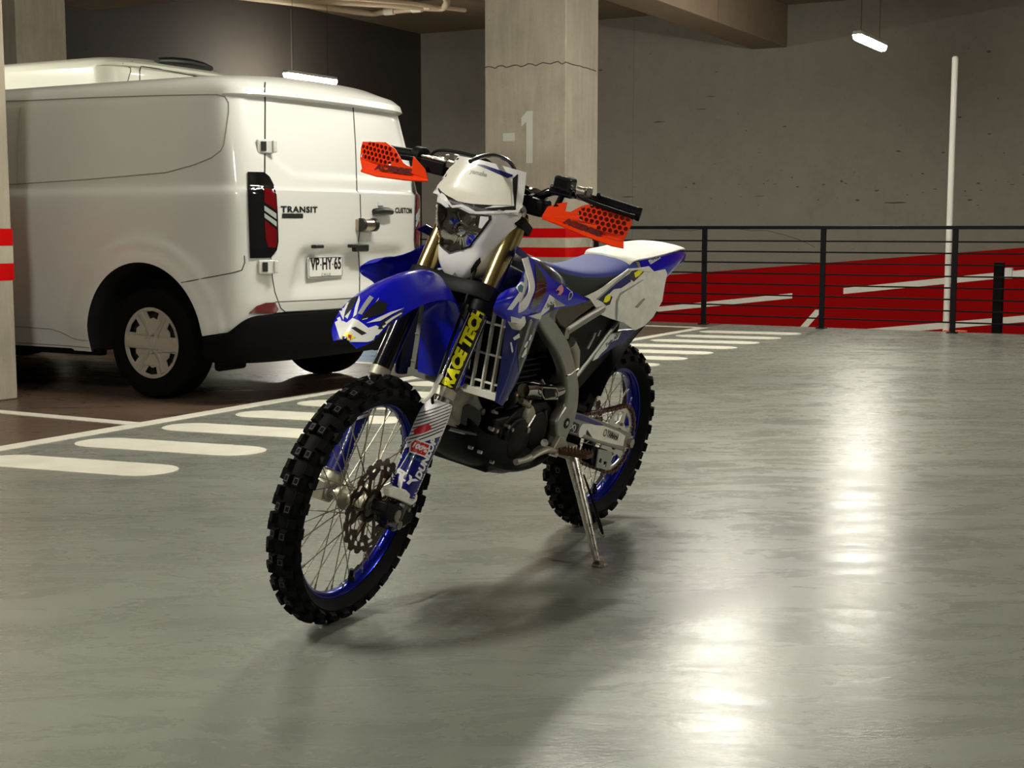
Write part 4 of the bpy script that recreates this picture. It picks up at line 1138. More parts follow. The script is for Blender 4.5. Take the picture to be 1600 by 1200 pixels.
ms = thicken(mf, -.0035)
mask = bobj('headlight_mask', MB().add(ms, smooth=True), M_WHITE_P, front=True, auto=40)
bm_ = bvh_of(ms)
VM_ = Vector((-0.8825, -0.4571, -0.111))
def md(name, polys, m_, off, par=mask, u=1.08):
    mb = MB()
    for p in polys: mb.add(decal(bm_, p, lambda a, b: (u, a, b), VM_, off, .012))
    return sub(name, mb, m_, par, True, recalc=False)
md('black_surround', [[(-0.144, 1.177), (-0.128, 1.171), (-0.107, 1.156), (-0.077, 1.141), (-0.089, 1.131), (-0.117, 1.142), (-0.135, 1.155), (-0.146, 1.169)], [(-0.116, 1.157), (-0.093, 1.15), (-0.058, 1.143), (-0.019, 1.145), (0.042, 1.157), (0.009, 1.14), (0.106, 1.17), (0.111, 1.164), (0.11, 1.158), (-0.017, 1.127), (-0.056, 1.131), (-0.094, 1.122), (-0.102, 1.133)], [(0.083, 1.242), (0.097, 1.259), (0.105, 1.209), (0.109, 1.165), (0.104, 1.17), (0.093, 1.206)], [(-0.099, 1.261), (-0.093, 1.262), (-0.117, 1.21), (-0.139, 1.174), (-0.146, 1.176), (-0.126, 1.202)]], M_INK, .0010)
md('number_panel', [[(-0.103, 1.255), (-0.066, 1.256), (-0.008, 1.256), (0.076, 1.237), (0.096, 1.169), (0.032, 1.155), (-0.03, 1.144), (-0.069, 1.142), (-0.105, 1.149), (-0.128, 1.158), (-0.15, 1.174), (-0.128, 1.208)]], M_CREAM, .0016)
md('blue_edge', [[(-0.05, 1.256), (-0.01, 1.259), (0.082, 1.252), (0.081, 1.247), (0.068, 1.239), (-0.008, 1.251)]], M_NAVY, .0022)
md('faint_lettering', [], M_GREY, .0024) if False else None
lt = [(1.07, -0.059, 1.249), (1.07, 0.002, 1.244)]
sub('faint_lettering', MB().add(decal(bm_, text('yamaha', .018, off=.0004, shear=.2), lambda a, b: (1.07, lt[0][1] + .5 * (lt[1][1] - lt[0][1]) + a, 1.232 + b), VM_, .0024, .012)), M_GREY, mask, True, recalc=False)
lens_o = [(-0.117, 1.133), (-0.093, 1.13), (-0.075, 1.123), (-0.05, 1.132), (-0.026, 1.129), (0, 1.124), (0.035, 1.129), (0.065, 1.134), (0.067, 1.122), (0.046, 1.081), (0.028, 1.051), (0.023, 1.037), (0.005, 1.026), (-0.013, 1.016), (-0.039, 1.002), (-0.06, 1.01), (-0.079, 1.021), (-0.099, 1.042), (-0.111, 1.069), (-0.119, 1.104)]
def shrink(p, k):
    cx_ = sum(a for a, b in p) / len(p); cy_ = sum(b for a, b in p) / len(p)
    return [(cx_ + (a - cx_) * k, cy_ + (b - cy_) * k) for a, b in p]
md('headlight_rim', [shrink(lens_o, 1.02)], M_INK, .0020, u=1.13)
rf = md('headlight_reflector', [shrink(lens_o, .95)], reflector_mat(), .0040, u=1.13)
lc = Vector((1.13 + .004, -.020, 1.075))
bl = sub('headlight_bulb', MB().add(lathe([(0, .0), (.004, -.001), (.008, -.006), (.008, -.012)], 14, 'x', c=(1.152, -.012, 1.078))).add(lathe([(.016, -.010), (.019, -.006), (.022, -.006), (.024, -.012)], 24, 'x', c=(1.150, -.012, 1.078))), M_CHROME, mask, True)
cr_ = MB(); rs = random.Random(5)
for k in range(26):     # curved reflector ribs
    a = rs.uniform(0, 6.28); r0 = rs.uniform(.018, .03); r1 = r0 + rs.uniform(.012, .03)
    p = [(-.012 + r0 * math.cos(a), 1.078 + r0 * math.sin(a)), (-.012 + r1 * math.cos(a + .06), 1.078 + r1 * math.sin(a + .06)), (-.012 + r1 * math.cos(a + .16), 1.078 + r1 * math.sin(a + .16)), (-.012 + r0 * math.cos(a + .16), 1.078 + r0 * math.sin(a + .16))]
    cx_, cz_ = p[2]
    if abs(cx_ + .012) < .07 * (cz_ - .99) / .12 and cz_ < 1.12 and cz_ > 1.02: cr_.add(decal(bm_, p, lambda a, b: (1.13, a, b), VM_, .0052 + rs.uniform(0, .002), .012))
sub('reflector_ribs', cr_, M_CHROME, mask, True)
md('white_brow', [[(-0.125, 1.153), (-0.106, 1.143), (-0.084, 1.128), (-0.054, 1.137), (-0.033, 1.134), (-0.007, 1.128), (0.12, 1.161), (0.119, 1.155), (0.061, 1.138), (-0.007, 1.121), (-0.035, 1.125), (-0.057, 1.129), (-0.082, 1.121), (-0.108, 1.134), (-0.125, 1.143)]], M_WHITE_P, .0030)
md('corner_lens', [[(0.036, 1.125), (0.06, 1.129), (0.061, 1.122), (0.047, 1.094), (0.037, 1.093)]], M_PRW, .0058, u=1.13)
md('painted_blue_glint', [[(-0.056, 1.096), (-0.049, 1.102), (-0.041, 1.093), (-0.036, 1.101), (-0.026, 1.1), (-0.033, 1.084), (-0.042, 1.087)]], M_NAVY, .0058, u=1.13)  # reflected glint painted as a flat navy patch on the headlight
md('chin_slot', [[(0.047, 1.013), (0.052, 1), (0.042, 0.979), (0.028, 0.961), (0.026, 0.975), (0.036, 0.998)]], M_INK, .0015, u=1.11)
md('chin_grey_panel', [[(-0.038, 0.924), (-0.03, 0.934), (-0.014, 0.956), (-0.006, 0.94), (-0.017, 0.931)]], M_GREY, .0015, u=1.12)  # grey patch at the lower edge of the chin
bobj('mask_strap', MB().add(box((1.105, -.010, .938), (.05, .19, .02))).add(box((1.13, .01, .925), (.02, .03, .03))), M_BLK, front=True, bevel=.004)
# mounting side arms behind the mask
bobj('mask_bracket', MB().add(tube([fp(.70, .105, .02), (1.09, .10, 1.05), (1.06, .11, 1.12)], .008, 8)).add(tube([fp(.70, -.105, .02), (1.09, -.11, 1.05), (1.06, -.12, 1.12)], .008, 8)), M_BLK, front=True)

# ---------------------------------------------------------------- handlebar
hb = [(.985, 0, 1.165), (.985, .05, 1.166), (.985, .10, 1.180), (.99, .16, 1.222), (.985, .21, 1.233), (.968, .28, 1.229), (.943, .36, 1.222), (.930, .405, 1.218)]
hbf = catmull([(x, -y, z) for x, y, z in reversed(hb)][:-1] + hb, 5)
bar = bobj('handlebar', MB().add(tube(hbf, .0125, 14), smooth=True), M_BLKG, front=True)
bobj('bar_clamp', MB().add(box((.985, 0, 1.135), (.06, .15, .06))).add(box((.985, 0, 1.175), (.055, .15, .022))), M_BLK, front=True, bevel=.006)
bobj('bar_pad', MB().add(tube([(1.01, -.10, 1.215), (1.015, 0, 1.217), (1.01, .10, 1.215)], .012, 10)), M_BLK, front=True)
for sd in (1, -1):
    a_, b_ = Vector((.963, sd * .292, 1.228)), Vector((.928, sd * .412, 1.217))
    pts = [a_.lerp(b_, k / 24) for k in range(25)]
    gr = bobj('grip', MB().add(tube(pts, [.0175 + (.0012 if k % 2 else 0) for k in range(25)], 16)).add(tube([a_ - (b_ - a_) * .02, a_ + (b_ - a_) * .04], .024, 18)).add(tube([b_ - (b_ - a_) * .05, b_ + (b_ - a_) * .03], .0195, 16)), M_BLK, front=True)
sw = bobj('switch_housing', MB().add(box((1.0, .205, 1.255), (.050, .055, .042))).add(box((.985, .20, 1.233), (.05, .075, .03))), M_BLKG, front=True, bevel=.010, seg=3)
ct = bobj('clutch_perch', MB().add(box((.985, .262, 1.238), (.035, .030, .034))).add(cyl((1.00, .245, 1.245), (1.00, .275, 1.245), .014, 14)).add(box((1.005, .285, 1.250), (.02, .012, .026))), M_STEEL, front=True, bevel=.004)
bobj('clutch_lever', MB().add(tube(catmull([(1.005, .255, 1.233), (1.035, .30, 1.228), (1.035, .36, 1.222), (1.01, .43, 1.214)], 5), [.006] * 15 + [.008], 8)), M_BLK, front=True)
bobj('throttle_housing', MB().add(cyl((.972, -.265, 1.229), (.962, -.298, 1.228), .028, 20)).add(box((.975, -.275, 1.205), (.035, .03, .04))), M_BLK, front=True, bevel=.003)
mc = bobj('brake_reservoir', MB().add(box((1.022, -.192, 1.216), (.056, .082, .040))).add(cyl((1.0, -.24, 1.225), (1.0, -.17, 1.225), .016, 14)), M_BLK, front=True, bevel=.006)
sub('reservoir_cap', MB().add(box((1.022, -.192, 1.239), (.056, .082, .006))), M_STEEL, mc, True, bevel=.002)
bobj('brake_lever', MB().add(tube(catmull([(1.01, -.235, 1.225), (1.04, -.29, 1.222), (1.035, -.36, 1.216), (1.01, -.42, 1.210)], 5), [.006] * 15 + [.008], 8)), M_BLK, front=True)
bobj('bar_instruments', MB().add(box((1.03, -.12, 1.235), (.05, .05, .02))).add(cyl((1.0, -.145, 1.235), (1.0, -.145, 1.262), .009, 12)).add(cyl((1.02, -.165, 1.238), (1.02, -.165, 1.258), .007, 12)), M_STEEL, front=True, bevel=.003)
bobj('clutch_cable', MB().add(tube(catmull([(1.187, 0, 1.269), (1.143, 0, 1.281), (1.063, 0, 1.29), (0.988, 0, 1.282), (0.931, 0, 1.265), (0.893, 0, 1.236), (0.854, 0, 1.187)], 6), .0062, 10)), M_BLKG, front=True)
bobj('throttle_cable', MB().add(tube(catmull([(.985, -.25, 1.225), (1.01, -.20, 1.262), (1.02, -.10, 1.272), (1.02, -.02, 1.262), (.99, .03, 1.20), (.97, .05, 1.10)], 6), .0045, 8)), M_BLK, front=True)
bobj('bar_hose', MB().add(tube(catmull([(1.046, 0.1, 1.216), (1.006, 0.1, 1.209), (0.966, 0.1, 1.213), (0.91, 0.1, 1.202), (0.876, 0.1, 1.187), (0.897, 0.1, 1.176)], 5), .009, 8)), M_BLKG, front=True)
bobj('bar_mount_knuckle', MB().add(box((1.0, .125, 1.175), (.06, .09, .05))), M_BLK, front=True, bevel=.012)
bobj('clamp_bolt_fitting', MB().add(tube(catmull([(1.078, 0.12, 1.173), (1.047, 0.12, 1.159), (1.052, 0.12, 1.133), (1.012, 0.12, 1.118)], 4), .009, 8)), M_ALUD, front=True)

# handguards: pierced, bent shells
def guard(name, outline, X0, sd, holes, bend, words, wpos, wang, wsc):
    vs, fs = plate([outline] + holes, .004)
    def T_(a, b, off=0.0):
        return Vector((X0 - bend * max(0, abs(a) - .27) ** 2 - off, a, b))
    shell = ([T_(v.x, v.y) + Vector((v.z, 0, 0)) for v in vs], fs)
    g = bobj(name, MB().add(shell), M_ORANGE, front=True, auto=40)
    return g, T_
def hexgrid(poly, pitch, r):
    def inside(p):
        c = False; n = len(poly)
        for i in range(n):
            a, b_ = poly[i], poly[(i + 1) % n]
            if (a[1] > p[1]) != (b_[1] > p[1]) and p[0] < (b_[0] - a[0]) * (p[1] - a[1]) / (b_[1] - a[1]) + a[0]: c = not c
        return c
    xs_ = [p[0] for p in poly]; ys_ = [p[1] for p in poly]; out = []; j = 0; y = min(ys_)
    while y < max(ys_):
        x = min(xs_) + (pitch / 2 if j % 2 else 0)
        while x < max(xs_):
            if inside((x, y)): out.append(circle((x, y), r, 6, R(30)))
            x += pitch
        y += pitch * .86; j += 1
    return out
gl = [(0.173, 1.156), (0.184, 1.186), (0.211, 1.201), (0.238, 1.211), (0.238, 1.186), (0.255, 1.188), (0.283, 1.211), (0.304, 1.221), (0.334, 1.228), (0.362, 1.222), (0.423, 1.206), (0.425, 1.191), (0.415, 1.146), (0.399, 1.142), (0.316, 1.149), (0.225, 1.156)]
hl = hexgrid([(0.274, 1.201), (0.305, 1.218), (0.336, 1.225), (0.367, 1.219), (0.42, 1.205), (0.422, 1.188), (0.412, 1.151), (0.387, 1.152), (0.336, 1.163), (0.284, 1.175)], .0156, .0066)
G_l, T_l = guard('handguard', gl, 1.035, 1, hl, 1.2, 0, 0, 0, 0)
gr_ = [(-0.416, 1.24), (-0.419, 1.222), (-0.414, 1.19), (-0.4, 1.166), (-0.334, 1.17), (-0.238, 1.18), (-0.169, 1.186), (-0.183, 1.21), (-0.227, 1.237), (-0.225, 1.206), (-0.242, 1.208), (-0.256, 1.212), (-0.292, 1.245), (-0.327, 1.256)]
hr = hexgrid([(-0.417, 1.237), (-0.326, 1.255), (-0.293, 1.24), (-0.263, 1.211), (-0.318, 1.194), (-0.409, 1.187)], .0156, .0066)
G_r, T_r = guard('handguard', gr_, 1.10, -1, hr, 1.2, 0, 0, 0, 0)
# lower lips turned towards the front
def lip(edge_in, edge_out, T_, par, X1):
    secs = []
    for (a, b), (c, d) in zip(edge_in, edge_out):
        p = T_(a, b); q_ = T_(c, d); q_.x += X1
        secs.append([p, p.lerp(q_, .5), q_])
    sub('lower_lip', MB().add(thicken(loft(secs, closed=False, caps=False), .004)), M_ORANGE, par, True, auto=40)
lip([(0.173, 1.156), (0.225, 1.156), (0.316, 1.149), (0.399, 1.142), (0.415, 1.146)], [(0.18, 1.154), (0.231, 1.148), (0.319, 1.135), (0.393, 1.126), (0.423, 1.127)], T_l, G_l, .012)
lip([(-0.4, 1.166), (-0.334, 1.17), (-0.238, 1.18), (-0.169, 1.186)], [(-0.396, 1.158), (-0.332, 1.157), (-0.234, 1.168), (-0.161, 1.18)], T_r, G_r, .012)
def gtext(par, T_, p0, p1, size, thick):
    a = Vector(p0); b = Vector(p1); d = (b - a); L_ = d.length; d.normalize(); n_ = Vector((-d.y, d.x))
    t = text('ACERBIS', size, off=.0016, sx=1.0, shear=.2); w_ = max(v.x for v in t[0]) - min(v.x for v in t[0])
    k = L_ / w_; m_ = (a + b) / 2
    tt = tess(([Vector((v.x * k, v.y, 0)) for v in t[0]], t[1]), .02)
    vs = [T_(m_.x + d.x * v.x + n_.x * v.y, m_.y + d.y * v.x + n_.y * v.y) + Vector((.0028, 0, 0)) for v in tt[0]]
    sub('guard_lettering', MB().add((vs, tt[1])), M_ORDARK, par, True, recalc=False)
e_ = [(0.238, 1.161), (0.355, 1.148)]
gtext(G_l, T_l, e_[0], e_[1], .022, 0)
e_ = [(-0.352, 1.179), (-0.222, 1.192)]
gtext(G_r, T_r, e_[0], e_[1], .022, 0)
for sd, g_ in ((1, G_l), (-1, G_r)):
    hp = ([(0.272, 1.201), (0.303, 1.217), (0.334, 1.224), (0.365, 1.219), (0.418, 1.205), (0.42, 1.188), (0.41, 1.15), (0.385, 1.151), (0.334, 1.162), (0.282, 1.175)] if sd > 0 else [(-0.421, 1.237), (-0.329, 1.254), (-0.296, 1.239), (-0.266, 1.211), (-0.321, 1.193), (-0.412, 1.186)])
    tv = tess(hp, .03); Tg = T_l if sd > 0 else T_r
    sub('vent_backing', MB().add(([Tg(v[0], v[1]) + Vector((-.006, 0, 0)) for v in tv[0]], tv[1])), M_BACK, g_, True, recalc=False)
    sub('guard_mount', MB().add(tube([(1.035 if sd > 0 else 1.095, sd * .21, 1.19), (.99, sd * .20, 1.225)], .009, 10)), M_BLK, g_, True)

# ================================================================ frame, bodywork, engine
def both(name, mb_fn, m, **k):
    out = []
    for sd in (1, -1):
        mb = MB(); src = mb_fn()
        mb.v = [(x, y * sd, z) for x, y, z in [tuple(v) for v in src.v]]; mb.f = src.f; mb.m = src.m; mb.s = src.s
        out.append(bobj(name, mb, m, **k))
    return out
V0 = Vector((-0.8732, -0.4608, -0.1586))
def P_(w_): return lambda a, b: (a, w_, b)

spar = [(0.898, 0.86), (0.845, 0.861), (0.773, 0.834), (0.717, 0.799), (0.652, 0.756), (0.604, 0.705), (0.566, 0.661), (0.528, 0.607), (0.516, 0.574), (0.508, 0.531), (0.511, 0.493), (0.533, 0.459), (0.547, 0.427), (0.567, 0.4), (0.622, 0.414), (0.616, 0.443), (0.638, 0.494), (0.626, 0.517), (0.594, 0.543), (0.6, 0.583), (0.616, 0.616), (0.644, 0.658), (0.684, 0.698), (0.729, 0.734), (0.791, 0.774), (0.847, 0.811)]
sp2 = both('frame_spar', lambda: MB().add(prism(spar, .104, .142)), M_ALU, bevel=.011, seg=3)
sub('pivot_recess', MB().add(cyl([(0.573, 0.13, 0.486)][0], Vector([(0.573, 0.13, 0.486)][0]) + Vector((0, .014, 0)), .017, 24)), M_BLK, sp2[0])
sub('pivot_bolt', MB().add(cyl([(0.573, 0.13, 0.486)][0], Vector([(0.573, 0.13, 0.486)][0]) + Vector((0, .0155, 0)), .0085, 6)), M_STEEL, sp2[0])
sub('spar_weld', MB().add(tube([tuple(Vector(p) + Vector((0, .013, 0))) for p in [(0.633, 0.13, 0.648), (0.608, 0.13, 0.65), (0.586, 0.13, 0.659), (0.566, 0.13, 0.663)]], .003, 6)), M_CHROME, sp2[0])
both('upper_spar', lambda: MB().add(loft([[(1.02, .02, 1.01), (1.02, .055, 1.01), (1.02, .055, .90), (1.02, .02, .90)], [(.92, .09, .965), (.92, .122, .965), (.92, .122, .875), (.92, .09, .875)], [(.80, .105, .90), (.80, .138, .90), (.80, .138, .82), (.80, .105, .82)]])), M_ALU, bevel=.006)
bobj('head_tube', MB().add(cyl((1.105 - .03, 0, .90), (1.105 - .03 - .08, 0, 1.06), .036, 20)), M_ALU)
bobj('down_tube', MB().add(tube(catmull([(1.07, 0, .93), (1.075, 0, .80), (1.06, 0, .66), (1.02, 0, .54), (.97, 0, .46)], 5), .036, 12, flat=(1, 1.25), upv=(1, 0, 0))), M_ALUD)
both('lower_cradle', lambda: MB().add(tube(catmull([(.98, .03, .47), (.93, .085, .40), (.80, .10, .365), (.66, .11, .37), (.59, .115, .41)], 5), .017, 10)), M_ENG)
# side casting between fork and engine
bobj('engine_mount_casting', MB().add(prism([(1.142, 0.661), (0.985, 0.603), (0.923, 0.542), (0.859, 0.478), (0.859, 0.453), (0.964, 0.475), (1.052, 0.502), (1.104, 0.544), (1.121, 0.602)], -.01, .045)), M_ALUD, bevel=.01)
sub('exhaust_opening', MB().add(cyl([(1.029, 0.045, 0.535)][0], Vector([(1.029, 0.045, 0.535)][0]) + Vector((.012, .014, 0)), .040, 28)), M_BLKG, bike)
bobj('casting_boss', MB().add(cyl([(0.947, 0.045, 0.542)][0], Vector([(0.947, 0.045, 0.542)][0]) + Vector((0, .008, 0)), .010, 20)), M_ALUD)

# skid plate and engine
sk = []
for x, zb, hw, zt in ((1.045, .50, .045, .545), (1.035, .455, .075, .53), (1.0, .405, .10, .50), (.93, .365, .118, .475), (.83, .335, .122, .44), (.76, .332, .118, .40), (.70, .345, .10, .385)):
    sk.append([(x, -hw, zt), (x, -hw * .95, zb + .035), (x, -hw * .6, zb + .005), (x, 0, zb), (x, hw * .6, zb + .005), (x, hw * .95, zb + .035), (x, hw, zt)])
skid = bobj('skid_plate', MB().add(thicken(patch(sk, 5, 4), .005), smooth=True), M_BLK, auto=50)
for p in [(1.092, 0.118, 0.471), (1.037, 0.118, 0.45), (0.957, 0.118, 0.408)]:
    sub('skid_bolt', MB().add(cyl(Vector(p) + Vector((0, -.01, 0)), Vector(p) + Vector((0, .003, 0)), .005, 14)), M_STEEL, skid)
eng = bobj('engine', MB().add(box((.79, 0, .45), (.32, .20, .17))).add(prism([(.93, .50), (.90, .40), (.84, .37), (.66, .37), (.61, .42), (.60, .52), (.66, .56), (.80, .57)], -.105, .105)).add(cyl((.70, -.11, .47), (.70, .115, .47), .062, 28)).add(cyl((.83, -.12, .45), (.83, .118, .45), .078, 32)), M_ENG, bevel=.01)
cylr = MB()
for k in range(7): cylr.add(box((.80 - .012 * k, 0, .585 + .018 * k), (.145, .15, .008)))
cylr.add(box((.77, 0, .64), (.115, .12, .16))).add(box((.725, 0, .745), (.15, .135, .07)))
sub('cylinder', cylr, M_ENG, eng, bevel=.003)
sub('ignition_cover', MB().add(lathe([(.0, .128), (.045, .128), (.060, .122), (.066, .112), (.066, .10)], 32, c=(.83, 0, .455))), M_ENG, eng)
sub('water_pump_cover', MB().add(lathe([(0, .020), (.024, .018), (.032, .010), (.034, 0)], 28, c=tuple([(0.77, 0.1, 0.526)][0]))), M_ALUD, eng)
sub('engine_hoses', MB().add(tube(catmull([(0.983, 0.09, 0.565), (0.946, 0.09, 0.572), (0.871, 0.09, 0.567), (0.792, 0.09, 0.559), (0.734, 0.09, 0.562)], 5), .010, 10)).add(tube(catmull([(0.702, 0.1, 0.535), (0.699, 0.1, 0.503), (0.715, 0.1, 0.479), (0.728, 0.1, 0.447)], 5), .006, 8)).add(tube(catmull([(0.675, 0.11, 0.534), (0.655, 0.11, 0.49), (0.657, 0.11, 0.449), (0.676, 0.11, 0.41)], 5), .007, 8)).add(tube(catmull([(1.176, 0.08, 0.532), (1.067, 0.08, 0.503), (0.955, 0.08, 0.48), (0.842, 0.08, 0.473)], 5), .008, 8)), M_BLKG, eng)
bt = MB()
for p in [(0.997, 0.122, 0.515), (0.969, 0.122, 0.506), (0.905, 0.122, 0.511), (0.878, 0.122, 0.498), (0.799, 0.122, 0.489), (0.82, 0.122, 0.482), (0.802, 0.122, 0.576), (0.995, 0.122, 0.609), (0.935, 0.122, 0.579)]: bt.add(cyl(Vector(p) + Vector((0, -.014, 0)), Vector(p) + Vector((0, .002, 0)), .0065, 6))
sub('engine_bolts', bt, M_STEEL, eng)
sub('hose_clip', MB().add(tube(catmull([(0.846, 0.115, 0.583), (0.824, 0.115, 0.575), (0.792, 0.115, 0.561)], 3), .010, 10)).add(tube([(0.976, 0.1, 0.561), (0.953, 0.1, 0.554)], .006, 10)), M_STEEL, eng)
sub('clutch_arm', MB().add(tube([(0.751, 0.12, 0.529), (0.785, 0.12, 0.493)], .004, 8)).add(cyl([(0.795, 0.12, 0.488)][0], Vector([(0.795, 0.12, 0.488)][0]) + Vector((0, .012, 0)), .009, 12)), M_STEEL, eng)
sub('blue_heat_tinted_cover', MB().add(prism([(0.713, 0.471), (0.671, 0.479), (0.645, 0.463), (0.653, 0.439), (0.682, 0.43), (0.708, 0.446)], .09, .112)), mat('oil_blue_metal', (0.01, 0.04, 0.16), 0.25, metal=0.8), eng, bevel=.006)
# exhaust: header loops round the cylinder, chrome joint visible beside it; silencer on the right
ex = bobj('exhaust_header', MB().add(tube(catmull([(0.841, 0.115, 0.615), (0.794, 0.115, 0.612), (0.744, 0.115, 0.602), (0.676, 0.115, 0.591), (0.618, 0.115, 0.591), (0.588, 0.115, 0.601)], 5), .021, 16)), M_CHROME)
sub('header_front_pipe', MB().add(tube(catmull([(.955, .075, .605), (.93, .11, .603), (.905, .118, .602)], 4), .023, 16)), mat('heat_bronze_pipe', (0.16, 0.10, 0.05), 0.3, metal=1.0), ex)
sub('header_flange', MB().add(loft([[tuple(Vector(p) + Vector((0, .022 + dy, 0))) for p in [(0.765, 0.115, 0.619), (0.69, 0.115, 0.609), (0.673, 0.115, 0.583), (0.746, 0.115, 0.586)]] for dy in (-.01, .004)])), M_BLK, ex, bevel=.002)
sub('header_flange_rim', MB().add(tube([tuple(Vector(p) + Vector((0, .026, 0))) for p in [(0.775, 0.115, 0.624), (0.687, 0.115, 0.613), (0.668, 0.115, 0.592), (0.671, 0.115, 0.578), (0.75, 0.115, 0.585), (0.772, 0.115, 0.603)]], .003, 8, closed=True)), M_CHROME, ex)
sub('header_spring', MB().add(tube([(0.77, 0.13, 0.647), (0.748, 0.13, 0.629)], .004, 8)), M_STEEL, ex)
sil = bobj('silencer', MB().add(tube([(.16, -.13, .80), (.10, -.135, .815), (-.10, -.145, .85), (-.13, -.145, .855)], [.03, .055, .055, .035], 20, flat=(1, .85))), M_ALU, auto=30)
bobj('mid_pipe', MB().add(tube(catmull([(.60, -.08, .66), (.45, -.10, .70), (.30, -.12, .76), (.16, -.13, .80)], 5), .024, 14)), M_ALUD)
# throttle body, shock, airbox
bobj('throttle_body', MB().add(cyl((.80, 0, .77), (.92, 0, .83), .035, 18)), M_BLK)
bobj('rear_shock', MB().add(cyl((.50, 0, .44), (.44, 0, .80), .025, 16)), M_CHROME)
cs = []
for k in range(91):
    t = k / 90; a = t * 2 * math.pi * 7.5; c_ = Vector((.50, 0, .46)).lerp(Vector((.45, 0, .76)), t); cs.append(c_ + Vector((math.cos(a) * .044, math.sin(a) * .044, 0)))
bobj('shock_spring', MB().add(tube(cs, .0055, 8)), mat('spring_blue', (0.01, 0.02, 0.35), .3))
bobj('shock_reservoir', MB().add(tube([tuple(p) for p in [(0.574, 0.1, 0.739), (0.536, 0.1, 0.705), (0.511, 0.1, 0.65)]], [.022, .024, .020], 18)), M_ALUD)
airb = bobj('airbox', MB().add(loft([[(.62, y * .095, z) for y, z in ((-1, .80), (-1, .66), (-.7, .60), (.7, .60), (1, .66), (1, .80))], [(.40, y * .10, z) for y, z in ((-1, .86), (-1, .66), (-.8, .56), (.8, .56), (1, .66), (1, .86))], [(.20, y * .09, z) for y, z in ((-1, .90), (-1, .76), (-.8, .66), (.8, .66), (1, .76), (1, .90))]])), M_BLK, bevel=.012)
sub('airbox_ribs', MB().add(tube([tuple(p) for p in [(0.452, 0.108, 0.711), (0.425, 0.108, 0.745), (0.418, 0.108, 0.762)]], .004, 6)).add(tube([tuple(p) for p in [(0.395, 0.108, 0.749), (0.384, 0.108, 0.768)]], .003, 6)).add(tube([tuple(p) for p in [(0.614, 0.108, 0.75), (0.607, 0.108, 0.733)]], .006, 6)), M_GREY, airb)
both('side_cover', lambda: MB().add(prism([(0.786, 0.861), (0.705, 0.868), (0.517, 0.874), (0.494, 0.86), (0.586, 0.83), (0.67, 0.796), (0.707, 0.809)], .095, .128)), M_OLIVE, bevel=.006)
both('subframe_rail', lambda: MB().add(tube([tuple(p) for p in [(0.652, 0.122, 0.785), (0.545, 0.122, 0.815), (0.424, 0.122, 0.846)]], .013, 10, flat=(1.2, .8))).add(box(tuple([(0.655, 0.12, 0.78)][0]), (.03, .02, .035))), M_ALU)
both('subframe_strut', lambda: MB().add(tube([(.49, .09, .60), (.40, .10, .68), (.25, .105, .80), (.05, .10, .92)], .009, 8)), M_ALU)
both('frame_foot_bracket', lambda: MB().add(loft([[(x, .140, z) for x, z in [(0.627, 0.456), (0.589, 0.443), (0.56, 0.411), (0.662, 0.415)]], [(x, .158, z) for x, z in [(0.627, 0.456), (0.589, 0.443), (0.56, 0.411), (0.662, 0.415)]]])), M_ALUD, bevel=.004)

# radiators with louvred grilles
GX = 1.085
for sd in (1, -1):
    oy = 0 if sd > 0 else .040
    rad = bobj('radiator', MB().add(box((GX - .035, sd * .112 + oy, .765), (.035, .125, .25))), M_BLK, bevel=.004)
    sub('radiator_tank', MB().add(box((GX - .035, sd * .112 + oy, .903), (.045, .13, .03))).add(box((GX - .035, sd * .112 + oy, .630), (.045, .125, .025))), M_ALUD, rad, bevel=.006)
    gr = MB()
    y0, y1, z0, z1 = .052, .172, .628, .905
    for k in range(4):
        y = y0 + (y1 - y0) * k / 3.6
        gr.add(box((GX + .008, sd * y + oy, (z0 + z1) / 2 + .004 * k), (.016, .0065, z1 - z0)))
    for z in (.632, .668, .748, .835, .90):
        gr.add(box((GX + .006, sd * (y0 + y1) / 2 + oy, z), (.010, y1 - y0, .006)))
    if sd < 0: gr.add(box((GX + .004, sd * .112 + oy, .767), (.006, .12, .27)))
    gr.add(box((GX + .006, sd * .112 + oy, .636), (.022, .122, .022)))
    sub('radiator_grille', gr, M_CREAM if sd > 0 else mat('shaded_grey_grille', (.22, .22, .19), .5), rad, bevel=.0015, seg=1)  # right grille is white plastic too, its shade put into the grey colour
both('radiator_side_cover', lambda: MB().add(thicken(patch([
    [(GX + .022, .168, .90), (GX + .01, .205, .885), (GX - .05, .215, .870), (GX - .11, .195, .86), (GX - .16, .165, .85)],
    [(GX + .022, .170, .80), (GX + .005, .200, .79), (GX - .045, .205, .775), (GX - .10, .185, .765), (GX - .14, .16, .755)],
    [(GX + .020, .172, .70), (GX + .0, .190, .69), (GX - .03, .190, .68), (GX - .07, .178, .672), (GX - .10, .16, .665)],
    [(GX + .018, .172, .625), (GX + .006, .178, .618), (GX - .01, .178, .612), (GX - .03, .172, .612), (GX - .045, .165, .615)]], 4, 4), -.003), smooth=True), M_NAVY, auto=50)

